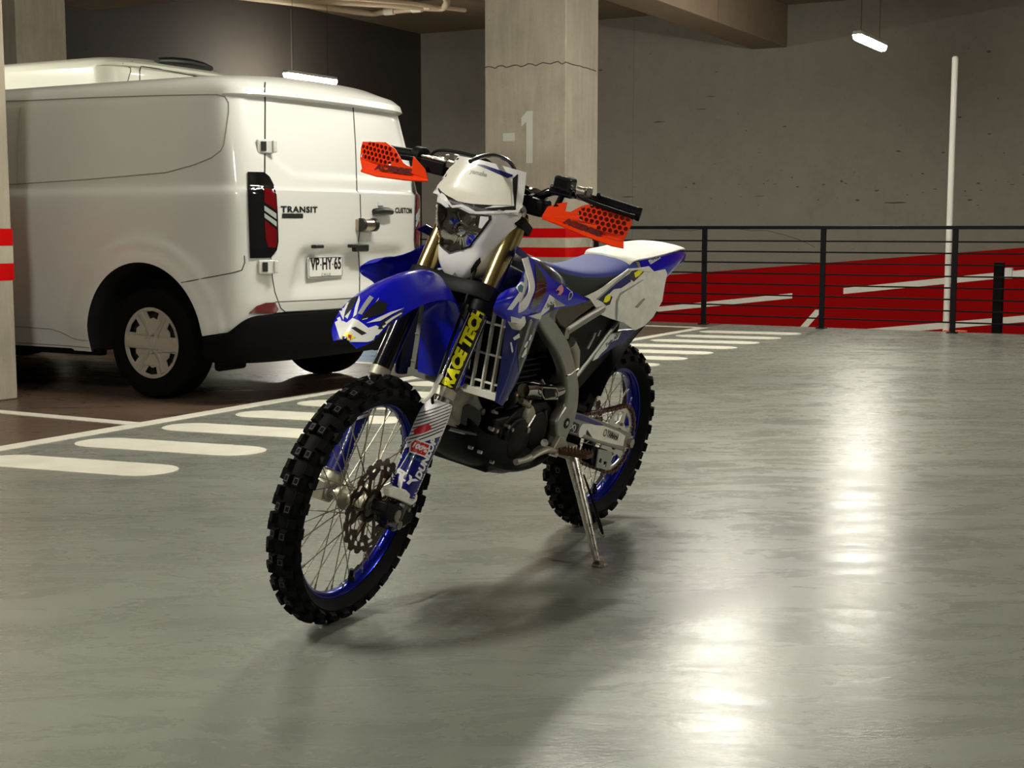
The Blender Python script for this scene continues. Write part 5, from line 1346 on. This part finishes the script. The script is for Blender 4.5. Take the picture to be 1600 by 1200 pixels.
# tank, seat, shrouds
tk = []
for x, zt, zb, hw in ((1.00, .965, .90, .06), (.96, 1.0, .86, .105), (.88, 1.015, .82, .128), (.80, 1.005, .82, .130), (.70, .975, .82, .118), (.60, .94, .82, .10)):
    tk.append([(x, -hw, zb), (x, -hw * 1.05, (zt + zb) / 2), (x, -hw * .80, zt - .02), (x, -hw * .4, zt), (x, 0, zt + .004), (x, hw * .4, zt), (x, hw * .80, zt - .02), (x, hw * 1.05, (zt + zb) / 2), (x, hw, zb)])
tank = bobj('fuel_tank', MB().add(patch(tk, 5, 3), smooth=True), mat('smoked_tank_plastic', (0.025, 0.035, 0.06), 0.18, coat=0.6), auto=60)
sub('tank_cap', MB().add(cyl((.90, 0, 1.01), (.90, 0, 1.045), .034, 24)).add(cyl((.90, 0, 1.04), (.90, 0, 1.052), .026, 12)), M_BLK, tank, bevel=.003)

seat = []
for x, zt, hw, zb in ((.745, .972, .040, .93), (.72, .982, .052, .915), (.66, .978, .062, .885), (.58, .966, .075, .86), (.48, .958, .088, .845), (.36, .960, .098, .855), (.27, .971, .102, .875), (.20, .984, .098, .90), (.155, .990, .092, .925)):
    seat.append([(x, -hw * 1.04, zb), (x, -hw * 1.06, (zt + zb) / 2 - .005), (x, -hw * .98, zt - .018), (x, -hw * .80, zt - .004), (x, -hw * .4, zt + .002), (x, 0, zt + .003), (x, hw * .4, zt + .002), (x, hw * .80, zt - .004), (x, hw * .98, zt - .018), (x, hw * 1.06, (zt + zb) / 2 - .005), (x, hw * 1.04, zb)])
sv_, sf_ = patch(seat, 5, 4)
bot = [i for i in range(0)]
smb = MB().add((sv_, sf_), smooth=True)
for i, f in enumerate(smb.f):
    c = sum((Vector(smb.v[j]) for j in f), Vector()) / len(f)
    # top panel blue, sides black, tail panel white
    zt = lerp_tab([(-.02, 1.012), (.04, 1.003), (.13, .988), (.24, .972), (.36, .960), (.48, .958), (.58, .966), (.66, .978), (.72, .982), (.745, .972)], c.x)
    hw = lerp_tab([(-.02, .070), (.04, .088), (.13, .100), (.24, .103), (.36, .098), (.48, .088), (.58, .075), (.66, .062), (.72, .052), (.745, .04)], c.x)
    smb.m[i] = 0 if (abs(c.y) < hw * .99 and c.z > zt - .024) else 1
seat_o = bobj('seat', smb, [M_SEATB, M_SEATK], auto=60)

def surf(name, rows, m, t=-.003, nu=5, nv=4, sides=(1, -1), auto=45):
    res = []
    for sd in sides:
        r = [[(x, y * sd, z) for x, y, z in row] for row in rows]
        sh = thicken(patch(r, nu, nv), t)
        res.append((bobj(name, MB().add(sh, smooth=True), m, auto=auto), bvh_of(sh)))
    return res
shr = surf('shroud', [
    [(1.231, 0.205, 0.942), (1.189, 0.205, 0.956), (1.129, 0.195, 0.961), (1.066, 0.172, 0.993), (1.008, 0.148, 1.027), (0.881, 0.135, 0.982), (0.791, 0.13, 0.948), (0.545, 0.12, 0.88)],
    [(1.277, 0.222, 0.929), (1.238, 0.228, 0.939), (1.18, 0.225, 0.943), (1.093, 0.2, 0.951), (1.007, 0.172, 0.968), (0.887, 0.15, 0.944), (0.778, 0.138, 0.916), (0.556, 0.122, 0.878)],
    [(1.275, 0.218, 0.911), (1.227, 0.228, 0.907), (1.163, 0.226, 0.907), (1.08, 0.205, 0.909), (0.99, 0.18, 0.91), (0.868, 0.152, 0.902), (0.749, 0.136, 0.891), (0.558, 0.121, 0.875)],
    [(1.238, 0.205, 0.894), (1.196, 0.215, 0.876), (1.123, 0.212, 0.859), (1.027, 0.19, 0.851), (0.938, 0.168, 0.852), (0.833, 0.145, 0.86), (0.721, 0.13, 0.866), (0.558, 0.12, 0.87)]], M_BLUE_P)
sh_o, sh_b = shr[0]
def sdec(name, polys, m, off, par, bv, w_=.16, d=None, step=.012):
    mb = MB()
    for p in polys: mb.add(decal(bv, p, P_(w_), d or V0, off, step))
    return sub(name, mb, m, par, recalc=False)
sdec('white_graphic', [[(1.101, 1.033), (1.074, 1.038), (1.03, 0.994), (1.008, 0.949), (1.016, 0.911), (1.033, 0.886), (1.036, 0.905), (1.064, 0.882), (1.092, 0.884), (1.06, 0.913), (1.033, 0.939), (1.032, 0.967), (1.06, 0.997)], [(1.071, 0.946), (1.06, 0.957), (1.04, 0.96), (1.022, 0.948), (1.023, 0.93), (1.043, 0.927), (1.061, 0.939)], [(1.067, 0.865), (0.983, 0.849), (0.912, 0.86), (0.891, 0.886), (0.872, 0.919), (0.82, 0.901), (0.761, 0.881), (0.843, 0.879), (0.876, 0.866), (0.916, 0.849), (0.994, 0.838), (1.061, 0.848)]], M_PRW, .0012, sh_o, sh_b)
ll = [(1.083, 0.17, 1.031), (1.094, 0.195, 1.001), (1.096, 0.212, 0.972), (1.112, 0.224, 0.95), (1.153, 0.232, 0.927), (1.173, 0.224, 0.896)]
lr = [(1.044, 0.165, 1.035), (1.048, 0.19, 0.995), (1.05, 0.207, 0.957), (1.089, 0.222, 0.924), (1.113, 0.226, 0.903), (1.138, 0.222, 0.892)]
bobj('white_shroud_stripe', MB().add(thicken(patch([ll, [tuple((Vector(a) + Vector(b)) / 2 + Vector((0, .003, 0))) for a, b in zip(ll, lr)], lr], 3, 5), .002), smooth=True), M_PRW, auto=50)
sdec('teal_inset', [[(1.06, 0.946), (1.045, 0.952), (1.028, 0.945), (1.029, 0.928), (1.048, 0.931)]], M_TEAL, .0018, sh_o, sh_b)
sdec('dark_graphic', [[(0.993, 1.016), (0.924, 0.977), (0.902, 0.958), (0.897, 0.924), (0.923, 0.891), (0.971, 0.878), (0.965, 0.904), (0.956, 0.941)], [(0.888, 0.878), (0.867, 0.903), (0.833, 0.894), (0.844, 0.883)], [(0.959, 0.866), (0.919, 0.879), (0.929, 0.865)]], M_BLKG, .0012, sh_o, sh_b)
sdec('hatch_graphic', [[(0.843, 0.908), (0.763, 0.883), (0.818, 0.882), (0.835, 0.896)]], M_GREY, .0018, sh_o, sh_b)
sdec('salmon_mark', [[(0.841, 0.928), (0.823, 0.943), (0.809, 0.948), (0.793, 0.936), (0.792, 0.925), (0.805, 0.915), (0.825, 0.916), (0.813, 0.927), (0.826, 0.93)]], M_PINK, .0018, sh_o, sh_b)
sdec('top_edge_stripe', [[(0.867, 0.969), (0.86, 0.971), (0.798, 0.95), (0.733, 0.926), (0.736, 0.922), (0.8, 0.946)]], M_PRW, .0018, sh_o, sh_b)
o_ = [(0.752, 0.913), (0.747, 0.921), (0.732, 0.924), (0.724, 0.912), (0.732, 0.901), (0.747, 0.897)]
sdec('diamond_outline', [o_], M_PRW, .0016, sh_o, sh_b)
sdec('diamond_field', [shrink(o_, .75)], M_NAVY, .0020, sh_o, sh_b)
sdec('shroud_lettering', [[(0.866, 0.861), (0.855, 0.883), (0.834, 0.89), (0.826, 0.866), (0.843, 0.848), (0.858, 0.849)]], M_INK, .0018, sh_o, sh_b)
surf('shroud_top_edge', [
    [(1.094, 0.15, 1.061), (1.063, 0.15, 1.052), (1.03, 0.15, 1.038), (0.969, 0.14, 1.015)],
    [(1.121, 0.165, 1.045), (1.09, 0.165, 1.037), (1.05, 0.16, 1.025), (1.005, 0.155, 1.004)]], M_NAVY)
# lower wing of the shroud: white cup and side graphics on the radiator cover
rc = [o for o in bike.children if o.name.startswith('radiator_side_cover')][0]
rcb = BVHTree.FromPolygons([v.co for v in rc.data.vertices], [tuple(p.vertices) for p in rc.data.polygons])
bobj('white_scoop', MB().add(thicken(patch([[(1.172, 0.2, 0.88), (1.138, 0.212, 0.881), (1.061, 0.205, 0.875), (0.928, 0.175, 0.872)], [(1.153, 0.2, 0.863), (1.128, 0.214, 0.861), (1.047, 0.205, 0.854), (0.935, 0.175, 0.85)], [(1.118, 0.195, 0.843), (1.091, 0.205, 0.839), (1.026, 0.196, 0.838), (0.969, 0.18, 0.838)]], 4, 4), -.003), smooth=True), M_CREAM, auto=50)
sdec('side_black_field', [[(1.019, 0.829), (0.94, 0.854), (0.918, 0.814), (0.92, 0.777), (0.928, 0.735), (0.963, 0.685), (0.991, 0.744)]], M_BLKG, .0012, rc, rcb)
sdec('side_white_marks', [[(1.036, 0.802), (1.007, 0.813), (0.999, 0.801), (1.026, 0.794)], [(1.049, 0.79), (1.038, 0.789), (1.022, 0.762), (1.028, 0.758)], [(0.972, 0.743), (0.96, 0.762), (0.948, 0.769), (0.948, 0.75), (0.963, 0.74)], [(0.967, 0.772), (0.954, 0.787), (0.946, 0.786), (0.955, 0.768)], [(0.947, 0.788), (0.941, 0.805), (0.934, 0.804), (0.936, 0.789)]], M_PRW, .0018, rc, rcb)
bobj('radiator_hose', MB().add(tube(catmull([(.98, .15, .64), (.95, .14, .60), (.93, .12, .58), (.90, .10, .60)], 4), .014, 12)), M_BLK)

# tail: rear mudguard, number panels, flap
rf_ = []
for x, z, hw, dr in ((.21, .978, .086, .02), (.185, .992, .090, .02), (.10, .999, .092, .025), (.02, 1.006, .094, .035), (-.08, 1.015, .092, .04), (-.18, 1.022, .082, .040), (-.26, 1.022, .068, .034), (-.305, 1.016, .052, .022), (-.325, 1.010, .03, .008)):
    rf_.append([(x, y * hw, z - .005 * abs(y) ** 3) for y in (-1, -.7, -.35, 0, .35, .7, 1)])
tail = bobj('rear_mudguard', MB().add(thicken(patch(rf_, 5, 4), -.004), smooth=True), M_DIRTY, auto=50)
sdr = []
both('tail_side', lambda: MB().add(thicken(patch([
    [(.16, .093, .990), (.02, .097, 1.000), (-.08, .095, 1.009), (-.18, .085, 1.014), (-.26, .068, 1.008), (-.325, .045, 1.002)],
    [(.12, .104, .935), (.02, .106, .950), (-.08, .102, .962), (-.18, .088, .977), (-.25, .070, .985), (-.315, .048, .988)],
    [(.13, .100, .905), (.03, .102, .915), (-.06, .096, .920), (-.14, .082, .936), (-.22, .066, .955), (-.29, .045, .970)]], 4, 4), -.003), smooth=True), M_BLUE_P, auto=50)
ts_ = [o for o in bike.children if o.name.startswith('tail_side')][0]
tsb = BVHTree.FromPolygons([v.co for v in ts_.data.vertices], [tuple(p.vertices) for p in ts_.data.polygons])
VT = Vector((-0.9067, -0.4082, -0.1061))
sdec('white_sticker', [[(0.105, 0.991), (-0.004, 1.016), (-0.019, 1.004), (0.078, 0.977)]], M_PRW, .0014, ts_, tsb, .10, VT)
dd = [Vector((p[0], p[1])) for p in [(0.087, 0.986), (-0.007, 1.009)]]
def tline(s_, p0, p1, sz, off_=.0): 
    a, b_ = Vector(p0), Vector(p1); d = b_ - a; t = text(s_, sz, off=off_); w_ = max(v.x for v in t[0]) - min(v.x for v in t[0]); k = d.length / w_; d.normalize(); n_ = Vector((-d.y, d.x)); n_ = n_ if n_.y > 0 else -n_
    m_ = (a + b_) / 2
    return [(m_.x + d.x * v.x * k + n_.x * v.y, m_.y + d.y * v.x * k + n_.y * v.y, 0) for v in t[0]], t[1]
sdec('tyre_maker_lettering', [tline('DUNLOP', dd[0], dd[1], .017, .0004)], M_GREY, .0022, ts_, tsb, .10, VT)
bobj('tail_lamp', MB().add(box((-.30, 0, .985), (.05, .06, .03))), M_REDL, bevel=.006)
bobj('plate_bracket', MB().add(prism([(-.24, .98), (-.335, .995), (-.33, .965), (-.27, .955)], -.05, .05)), M_NAVY, bevel=.004)
npo = [(0.518, 0.884), (0.455, 0.905), (0.376, 0.937), (0.281, 0.971), (0.199, 0.973), (0.13, 0.976), (0.092, 0.958), (0.041, 0.961), (0, 0.963), (-0.013, 0.948), (0.015, 0.913), (0.049, 0.861), (0.098, 0.808), (0.157, 0.78), (0.222, 0.769), (0.307, 0.798), (0.384, 0.813), (0.44, 0.827), (0.479, 0.856), (0.499, 0.877)]
for sd in (1, -1):
    vs, fs = tess([p for p in npo], .03)
    def Tn(v):
        a, b_ = v[0], (v[1] if sd > 0 or v[1] < .86 else .86 + (v[1] - .86) * .4)
        y = .157 - .32 * max(0, b_ - .86) - .5 * max(0, a - .2) ** 2
        return Vector((a, sd * y, b_))
    sh = thicken(([Tn(v) for v in vs], fs), .004)
    npn = bobj('side_number_panel', MB().add(sh), M_DIRTY, auto=40)
    if sd == 1:
        npb = bvh_of(sh); VN = Vector((-0.9012, -0.4133, -0.1303))
        sdec('navy_strip', [[(0.548, 0.893), (0.508, 0.914), (0.453, 0.934), (0.394, 0.957), (0.356, 0.967), (0.339, 0.939), (0.401, 0.92), (0.456, 0.918), (0.493, 0.899), (0.522, 0.884)]], M_NAVY, .0012, npn, npb, .16, VN)
        sdec('black_patch', [[(0.56, 0.89), (0.485, 0.903), (0.454, 0.893), (0.463, 0.869), (0.488, 0.866), (0.521, 0.88)], [(0.367, 0.961), (0.35, 0.975), (0.304, 0.98), (0.251, 0.97), (0.275, 0.958), (0.315, 0.938), (0.348, 0.948)]], M_INK, .0016, npn, npb, .16, VN)
        sdec('yellow_oval', [[(c[0], c[1]) for c in [(0.516, 0.879), (0.509, 0.896), (0.486, 0.905), (0.469, 0.896), (0.472, 0.882), (0.493, 0.876)]], [(0.328, 0.968), (0.294, 0.978), (0.262, 0.973), (0.285, 0.958), (0.311, 0.951)]], M_YEL, .0022, npn, npb, .16, VN)
        sdec('panel_outline', [[(0.399, 0.815), (0.421, 0.879), (0.404, 0.903), (0.245, 0.944), (0.248, 0.94), (0.396, 0.897), (0.405, 0.874), (0.385, 0.814)], [(0.569, 0.892), (0.366, 0.98), (0.359, 0.975), (0.559, 0.888)]], M_GREY, .0016, npn, npb, .16, VN)
        sdec('white_frame', [[(0.372, 0.982), (0.352, 0.981), (0.285, 0.98), (0.217, 0.982), (0.189, 0.964), (0.231, 0.97), (0.294, 0.978), (0.351, 0.977)]], M_PRW, .0026, npn, npb, .16, VN)
        sdec('vent_slot', [[(0.268, 0.851), (0.216, 0.878), (0.2, 0.876), (0.247, 0.847)]], M_GREY, .0018, npn, npb, .16, VN)
# inner mudguard and its stickered side
bobj('inner_mudguard', MB().add(thicken(patch([
    [(x, y, z) for y, (x, z) in zip((-.10, -.05, 0, .05, .10), [(a, b_)] * 5)] for a, b_ in ((-.07, .80), (.02, .76), (.12, .70), (.19, .64), (.24, .58), (.27, .53))], 4, 4), -.004)), M_BLK, auto=50)
fl = bobj('rear_flap', MB().add(prism([(0.38, 0.658), (0.36, 0.7), (0.327, 0.732), (0.268, 0.75), (0.202, 0.754), (0.101, 0.75), (0.132, 0.727), (0.183, 0.709), (0.246, 0.695), (0.301, 0.68), (0.346, 0.664)], .085, .10)), M_NAVY, bevel=.003)
bobj('flap_white_sticker', MB().add(prism([(0.388, 0.664), (0.359, 0.705), (0.324, 0.733), (0.274, 0.749), (0.211, 0.749), (0.226, 0.726), (0.276, 0.72), (0.3, 0.698), (0.333, 0.685), (0.354, 0.67)], .1005, .1025)), M_PRW)
tt = tess(tline('Twin Air', [(0.314, 0.708), (0.231, 0.739)][0], [(0.314, 0.708), (0.231, 0.739)][1], .022, .0003), .02)
bobj('flap_lettering', MB().add(([(v[0], .1035, v[1]) for v in tt[0]], tt[1])), M_INK, recalc=False)

# swingarm, chain, guards
sa_top = [(0.507, 0.501), (0.457, 0.498), (0.38, 0.482), (0.308, 0.462), (0.233, 0.44), (0.116, 0.404), (0.006, 0.371), (-0.021, 0.356), (-0.027, 0.331), (-0.01, 0.31), (0.036, 0.309), (0.105, 0.328), (0.257, 0.368), (0.361, 0.398), (0.472, 0.43)]
for sd in (1, -1):
    sa = bobj('swingarm', MB().add(prism(sa_top, sd * .082, sd * .112)), M_ALU, bevel=.006, seg=3)
    if sd == 1:
        W_ = .1128
        def flat(name, pts, m, off=0.0, tx=None):
            t = tess(tx if tx else pts, .05); return sub(name, MB().add(([(v[0], W_ + off, v[1]) for v in t[0]], t[1])), m, sa, recalc=False)
        flat('white_graphic', [(0.377, 0.452), (0.248, 0.431), (0.109, 0.391), (0.038, 0.365), (0.043, 0.328), (0.143, 0.351), (0.277, 0.385), (0.372, 0.414), (0.411, 0.434)], M_DIRTY)
        flat('blue_graphic', [(0.48, 0.499), (0.403, 0.484), (0.346, 0.466), (0.261, 0.44), (0.227, 0.426), (0.298, 0.437), (0.38, 0.459), (0.469, 0.481)], M_NAVY, .0004)
        flat('black_graphic', [(0.49, 0.479), (0.419, 0.455), (0.426, 0.425), (0.489, 0.442)], M_INK, .0004)
        flat('white_disc', circle(tuple([(0.391, 0.43)][0]), .024, 20), M_PRW, .0008)
        flat('dark_arrow', [(0.357, 0.412), (0.355, 0.429), (0.304, 0.394)], M_INK, .0010)
        a, b_ = [(0.195, 0.395), (0.094, 0.365)]
        flat('swingarm_lettering', None, M_INK, .0010, tline('YAMAHA', a, b_, .034, .0012))
        c_ = [(0.211, 0.399)][0]
        flat('tuning_fork_mark', None, M_INK, .0010, plate([circle(c_, .013, 20), circle(c_, .009, 20)], 0))
        a, b_ = [(0.492, 0.46), (0.442, 0.445)]
        flat('cross_lettering', None, M_PRW, .0010, tline('(X)', a, b_, .026, .0005))
bobj('axle_block', MB().add(box((.0, .10, .335), (.055, .03, .045))).add(box((.0, -.10, .335), (.055, .03, .045))), M_STEEL, bevel=.004)
bobj('swingarm_bridge', MB().add(box((.44, 0, .475), (.07, .17, .06))).add(cyl((.575, -.125, .49), (.575, .125, .49), .022, 18)), M_ALU, bevel=.008)
# chain as individual-looking links in one run
cpath = []
cy = .064
sprF = Vector((.64, cy, .47)); rF, rR = .030, .124
ang = math.atan2(.47 - .335, .64)
top0 = Vector((0, cy, .335)) + Vector((-math.sin(ang + .0) * rR, 0, math.cos(ang) * rR)); top1 = sprF + Vector((-math.sin(ang) * rF, 0, math.cos(ang) * rF))
for k in range(33): p = top1.lerp(top0, k / 32); p.z -= .014 * math.sin(math.pi * k / 32); cpath.append(p)
a0 = math.pi / 2 + ang
for k in range(1, 26):
    a = a0 + (math.pi + .02) * k / 26; cpath.append(Vector((rR * math.cos(a), cy, .335 + rR * math.sin(a))))
bot0 = Vector((math.sin(ang) * rR, cy, .335 - math.cos(ang) * rR)); bot1 = sprF + Vector((math.sin(ang) * rF, 0, -math.cos(ang) * rF))
for k in range(33): p = bot0.lerp(bot1, k / 32); p.z -= .012 * math.sin(math.pi * k / 32); cpath.append(p)
for k in range(1, 8):
    a = a0 - math.pi + math.pi * k / 8; cpath.append(sprF + Vector((rF * math.cos(a), 0, rF * math.sin(a))))
# resample at the pitch
L_ = [0]; cl_ = cpath + [cpath[0]]
for a, b_ in zip(cl_, cl_[1:]): L_.append(L_[-1] + (b_ - a).length)
n_l = int(L_[-1] / .0159) // 2 * 2
def at(s_):
    s_ %= L_[-1]
    for i in range(len(L_) - 1):
        if L_[i + 1] >= s_: return cl_[i].lerp(cl_[i + 1], (s_ - L_[i]) / max(1e-9, L_[i + 1] - L_[i]))
    return cl_[-1]
cm = MB()
for k in range(n_l):
    a, b_ = at(L_[-1] * k / n_l), at(L_[-1] * (k + 1) / n_l); d = (b_ - a).normalized(); nn = Vector((-d.z, 0, d.x)); o_y = .0085 if k % 2 else .0060
    for s_ in (1, -1):
        pts = []
        for t_, h_ in ((-.004, .0), (-.001, .0055), (.004, .0060), (.0079, .0038), (.0118, .0060), (.0168, .0055), (.0198, 0), (.0168, -.0055), (.0118, -.0060), (.0079, -.0038), (.004, -.0060), (-.001, -.0055)): pts.append(a + d * t_ + nn * h_)
        v0 = [p + Vector((0, s_ * o_y, 0)) for p in pts]; v1 = [p + Vector((0, s_ * (o_y + .0018), 0)) for p in pts]
        cm.add(loft([v0, v1]))
    cm.add(cyl(a + Vector((0, -.010, 0)), a + Vector((0, .010, 0)), .0042, 8))
chain = bobj('chain', cm, M_CHAIN); tag(chain, kind='thing')
bobj('front_sprocket_cover', MB().add(prism([(0.626, 0.526), (0.543, 0.529), (0.503, 0.49), (0.515, 0.453), (0.586, 0.462)], .06, .10)), M_BLK, bevel=.008)
bobj('chain_slider', MB().add(tube(catmull([(.56, .066, .525), (.44, .068, .513), (.33, .068, .487)], 5), .016, 10, flat=(1, 1.2))), M_BLK)
bobj('chain_guide', MB().add(prism([(0.226, 0.349), (0.165, 0.329), (0.099, 0.313), (0.069, 0.263), (0.145, 0.254), (0.213, 0.28), (0.238, 0.321)], .045, .085)), M_BLK, bevel=.004)
bobj('chain_guide_plate', MB().add(plate([[(x, z) for x, z in [(0.195, 0.333), (0.081, 0.307), (0.071, 0.256), (0.084, 0.239), (0.187, 0.265)]], [(x, z) for x, z in [(0.171, 0.297), (0.155, 0.292), (0.153, 0.276), (0.176, 0.284)]], [(x, z) for x, z in [(0.135, 0.28), (0.108, 0.274), (0.11, 0.255), (0.132, 0.261)]]], .005, .0008), T=lambda v: Vector((v.x, .092 + v.z, v.y))), M_GREY)

# pegs, levers, side stand
def peg(sd):
    m = MB(); a, b_ = Vector((.598, .150 * sd, .402)), Vector((.612, .262 * sd, .418))
    m.add(loft([[tuple(p + Vector((dx, 0, dz))) for dx, dz in ((-.022, -.008), (.022, -.008), (.022, .005), (-.022, .005))] for p in (a, b_)]))
    for i in range(9):
        for dx in (-.019, .019):
            p = a.lerp(b_, (i + .5) / 9) + Vector((dx, 0, .006)); w_ = .0045
            m.add(([p + Vector((-.004, -w_, 0)), p + Vector((.004, -w_, 0)), p + Vector((.004, w_, 0)), p + Vector((-.004, w_, 0)), p + Vector((0, 0, .013))], [(0, 1, 4), (1, 2, 4), (2, 3, 4), (3, 0, 4)]))
    return bobj('footpeg', m, mat('rusty_peg_steel', (0.13, 0.07, 0.045), 0.5, metal=0.7, var=.3, vscale=60))
peg(1); peg(-1)
bobj('peg_mount', MB().add(tube([tuple(p) for p in [(0.664, 0.145, 0.412), (0.567, 0.145, 0.398), (0.525, 0.145, 0.398)]], [.012, .010, .010], 10)), M_ALUD)
bobj('shift_lever', MB().add(tube(catmull([tuple(p) for p in [(0.576, 0.145, 0.397), (0.633, 0.145, 0.405), (0.7, 0.145, 0.419), (0.746, 0.145, 0.413), (0.788, 0.145, 0.399)]], 5), [.008, .008, .009, .011, .013, .015, .017, .019, .020, .021, .022, .022, .021, .020, .018, .017, .015, .014, .013, .012, .011], 12, flat=(.55, 1))).add(tube([tuple(p) for p in [(0.792, 0.15, 0.407), (0.829, 0.15, 0.404), (0.875, 0.15, 0.405)]], [.012, .009, .010], 10)), M_ALUD, auto=60)
bobj('shift_shaft', MB().add(cyl((.645, .10, .40), (.645, .165, .40), .010, 14)).add(cyl(tuple([(0.713, 0.15, 0.443)][0]), tuple([(0.752, 0.17, 0.454)][0]), .012, 14)), M_STEEL)
bobj('brake_pedal', MB().add(tube(catmull([(.60, -.14, .40), (.70, -.15, .375), (.80, -.155, .38), (.86, -.16, .39)], 5), .008, 8)).add(box((.87, -.165, .395), (.035, .04, .012))), M_ALUD)
# the stand's foot rests on the floor
Mi = ROOT.inverted()
def floor_pt(x, y): # bike-space point above floor height 0 at world of (x,y,*)
    p = ROOT @ Vector((x, y, 0)); d = ROOT.to_3x3() @ Vector((0, 0, 1)); t = -p.z / d.z; return Vector((x, y, t))
ft = floor_pt(.555, .335)
st0 = Vector([(0.521, 0.155, 0.375)][0])
kd = (st0 - ft).normalized()
ks = bobj('side_stand', MB().add(tube([st0, st0.lerp(ft, .12), st0.lerp(ft, .30), st0.lerp(ft, .62), st0.lerp(ft, .86), ft + kd * .012], [.022, .021, .018, .016, .012, .0105], 16, flat=(1, .9)), smooth=True), M_STEEL, auto=50)
dn = (Mi.to_3x3() @ Vector((0, 0, 1))).normalized()
e1_ = Vector((1, 0, 0)); e1_ = (e1_ - dn * e1_.dot(dn)).normalized(); e2_ = dn.cross(e1_)
fo = []
for h_, k in ((.001, 1.0), (.010, .95), (.020, .55)):
    fo.append([ft + e2_ * .004 + e1_ * (a * k) + e2_ * (b_ * k) + dn * h_ for a, b_ in ((-.022, -.018), (.022, -.018), (.026, .012), (.012, .026), (-.012, .026), (-.026, .012))])
sub('stand_foot', MB().add(loft(fo)), M_STEEL, ks, bevel=.002)
sub('stand_strap', MB().add(tube([tuple(p) for p in [(0.437, 0.17, 0.301), (0.47, 0.22, 0.26), (0.485, 0.255, 0.219), (0.52, 0.3, 0.181), (0.514, 0.315, 0.15)]], [.004, .006, .008, .009, .004], 8, flat=(1.0, .5))), M_BLK, ks)
sub('stand_hook', MB().add(tube(catmull([tuple(p) for p in [(0.532, 0.305, 0.164), (0.524, 0.315, 0.152), (0.523, 0.32, 0.158)]], 4), .004, 8)), M_STEEL, ks)
sub('stand_springs', MB().add(tube([tuple(p) for p in [(0.521, 0.16, 0.385), (0.483, 0.16, 0.332), (0.44, 0.16, 0.277)]], .006, 8)), M_STEEL, ks)
bobj('stand_bracket', MB().add(box(tuple(st0 + Vector((.0, -.02, .012))), (.05, .05, .045))), M_ALUD, bevel=.006)
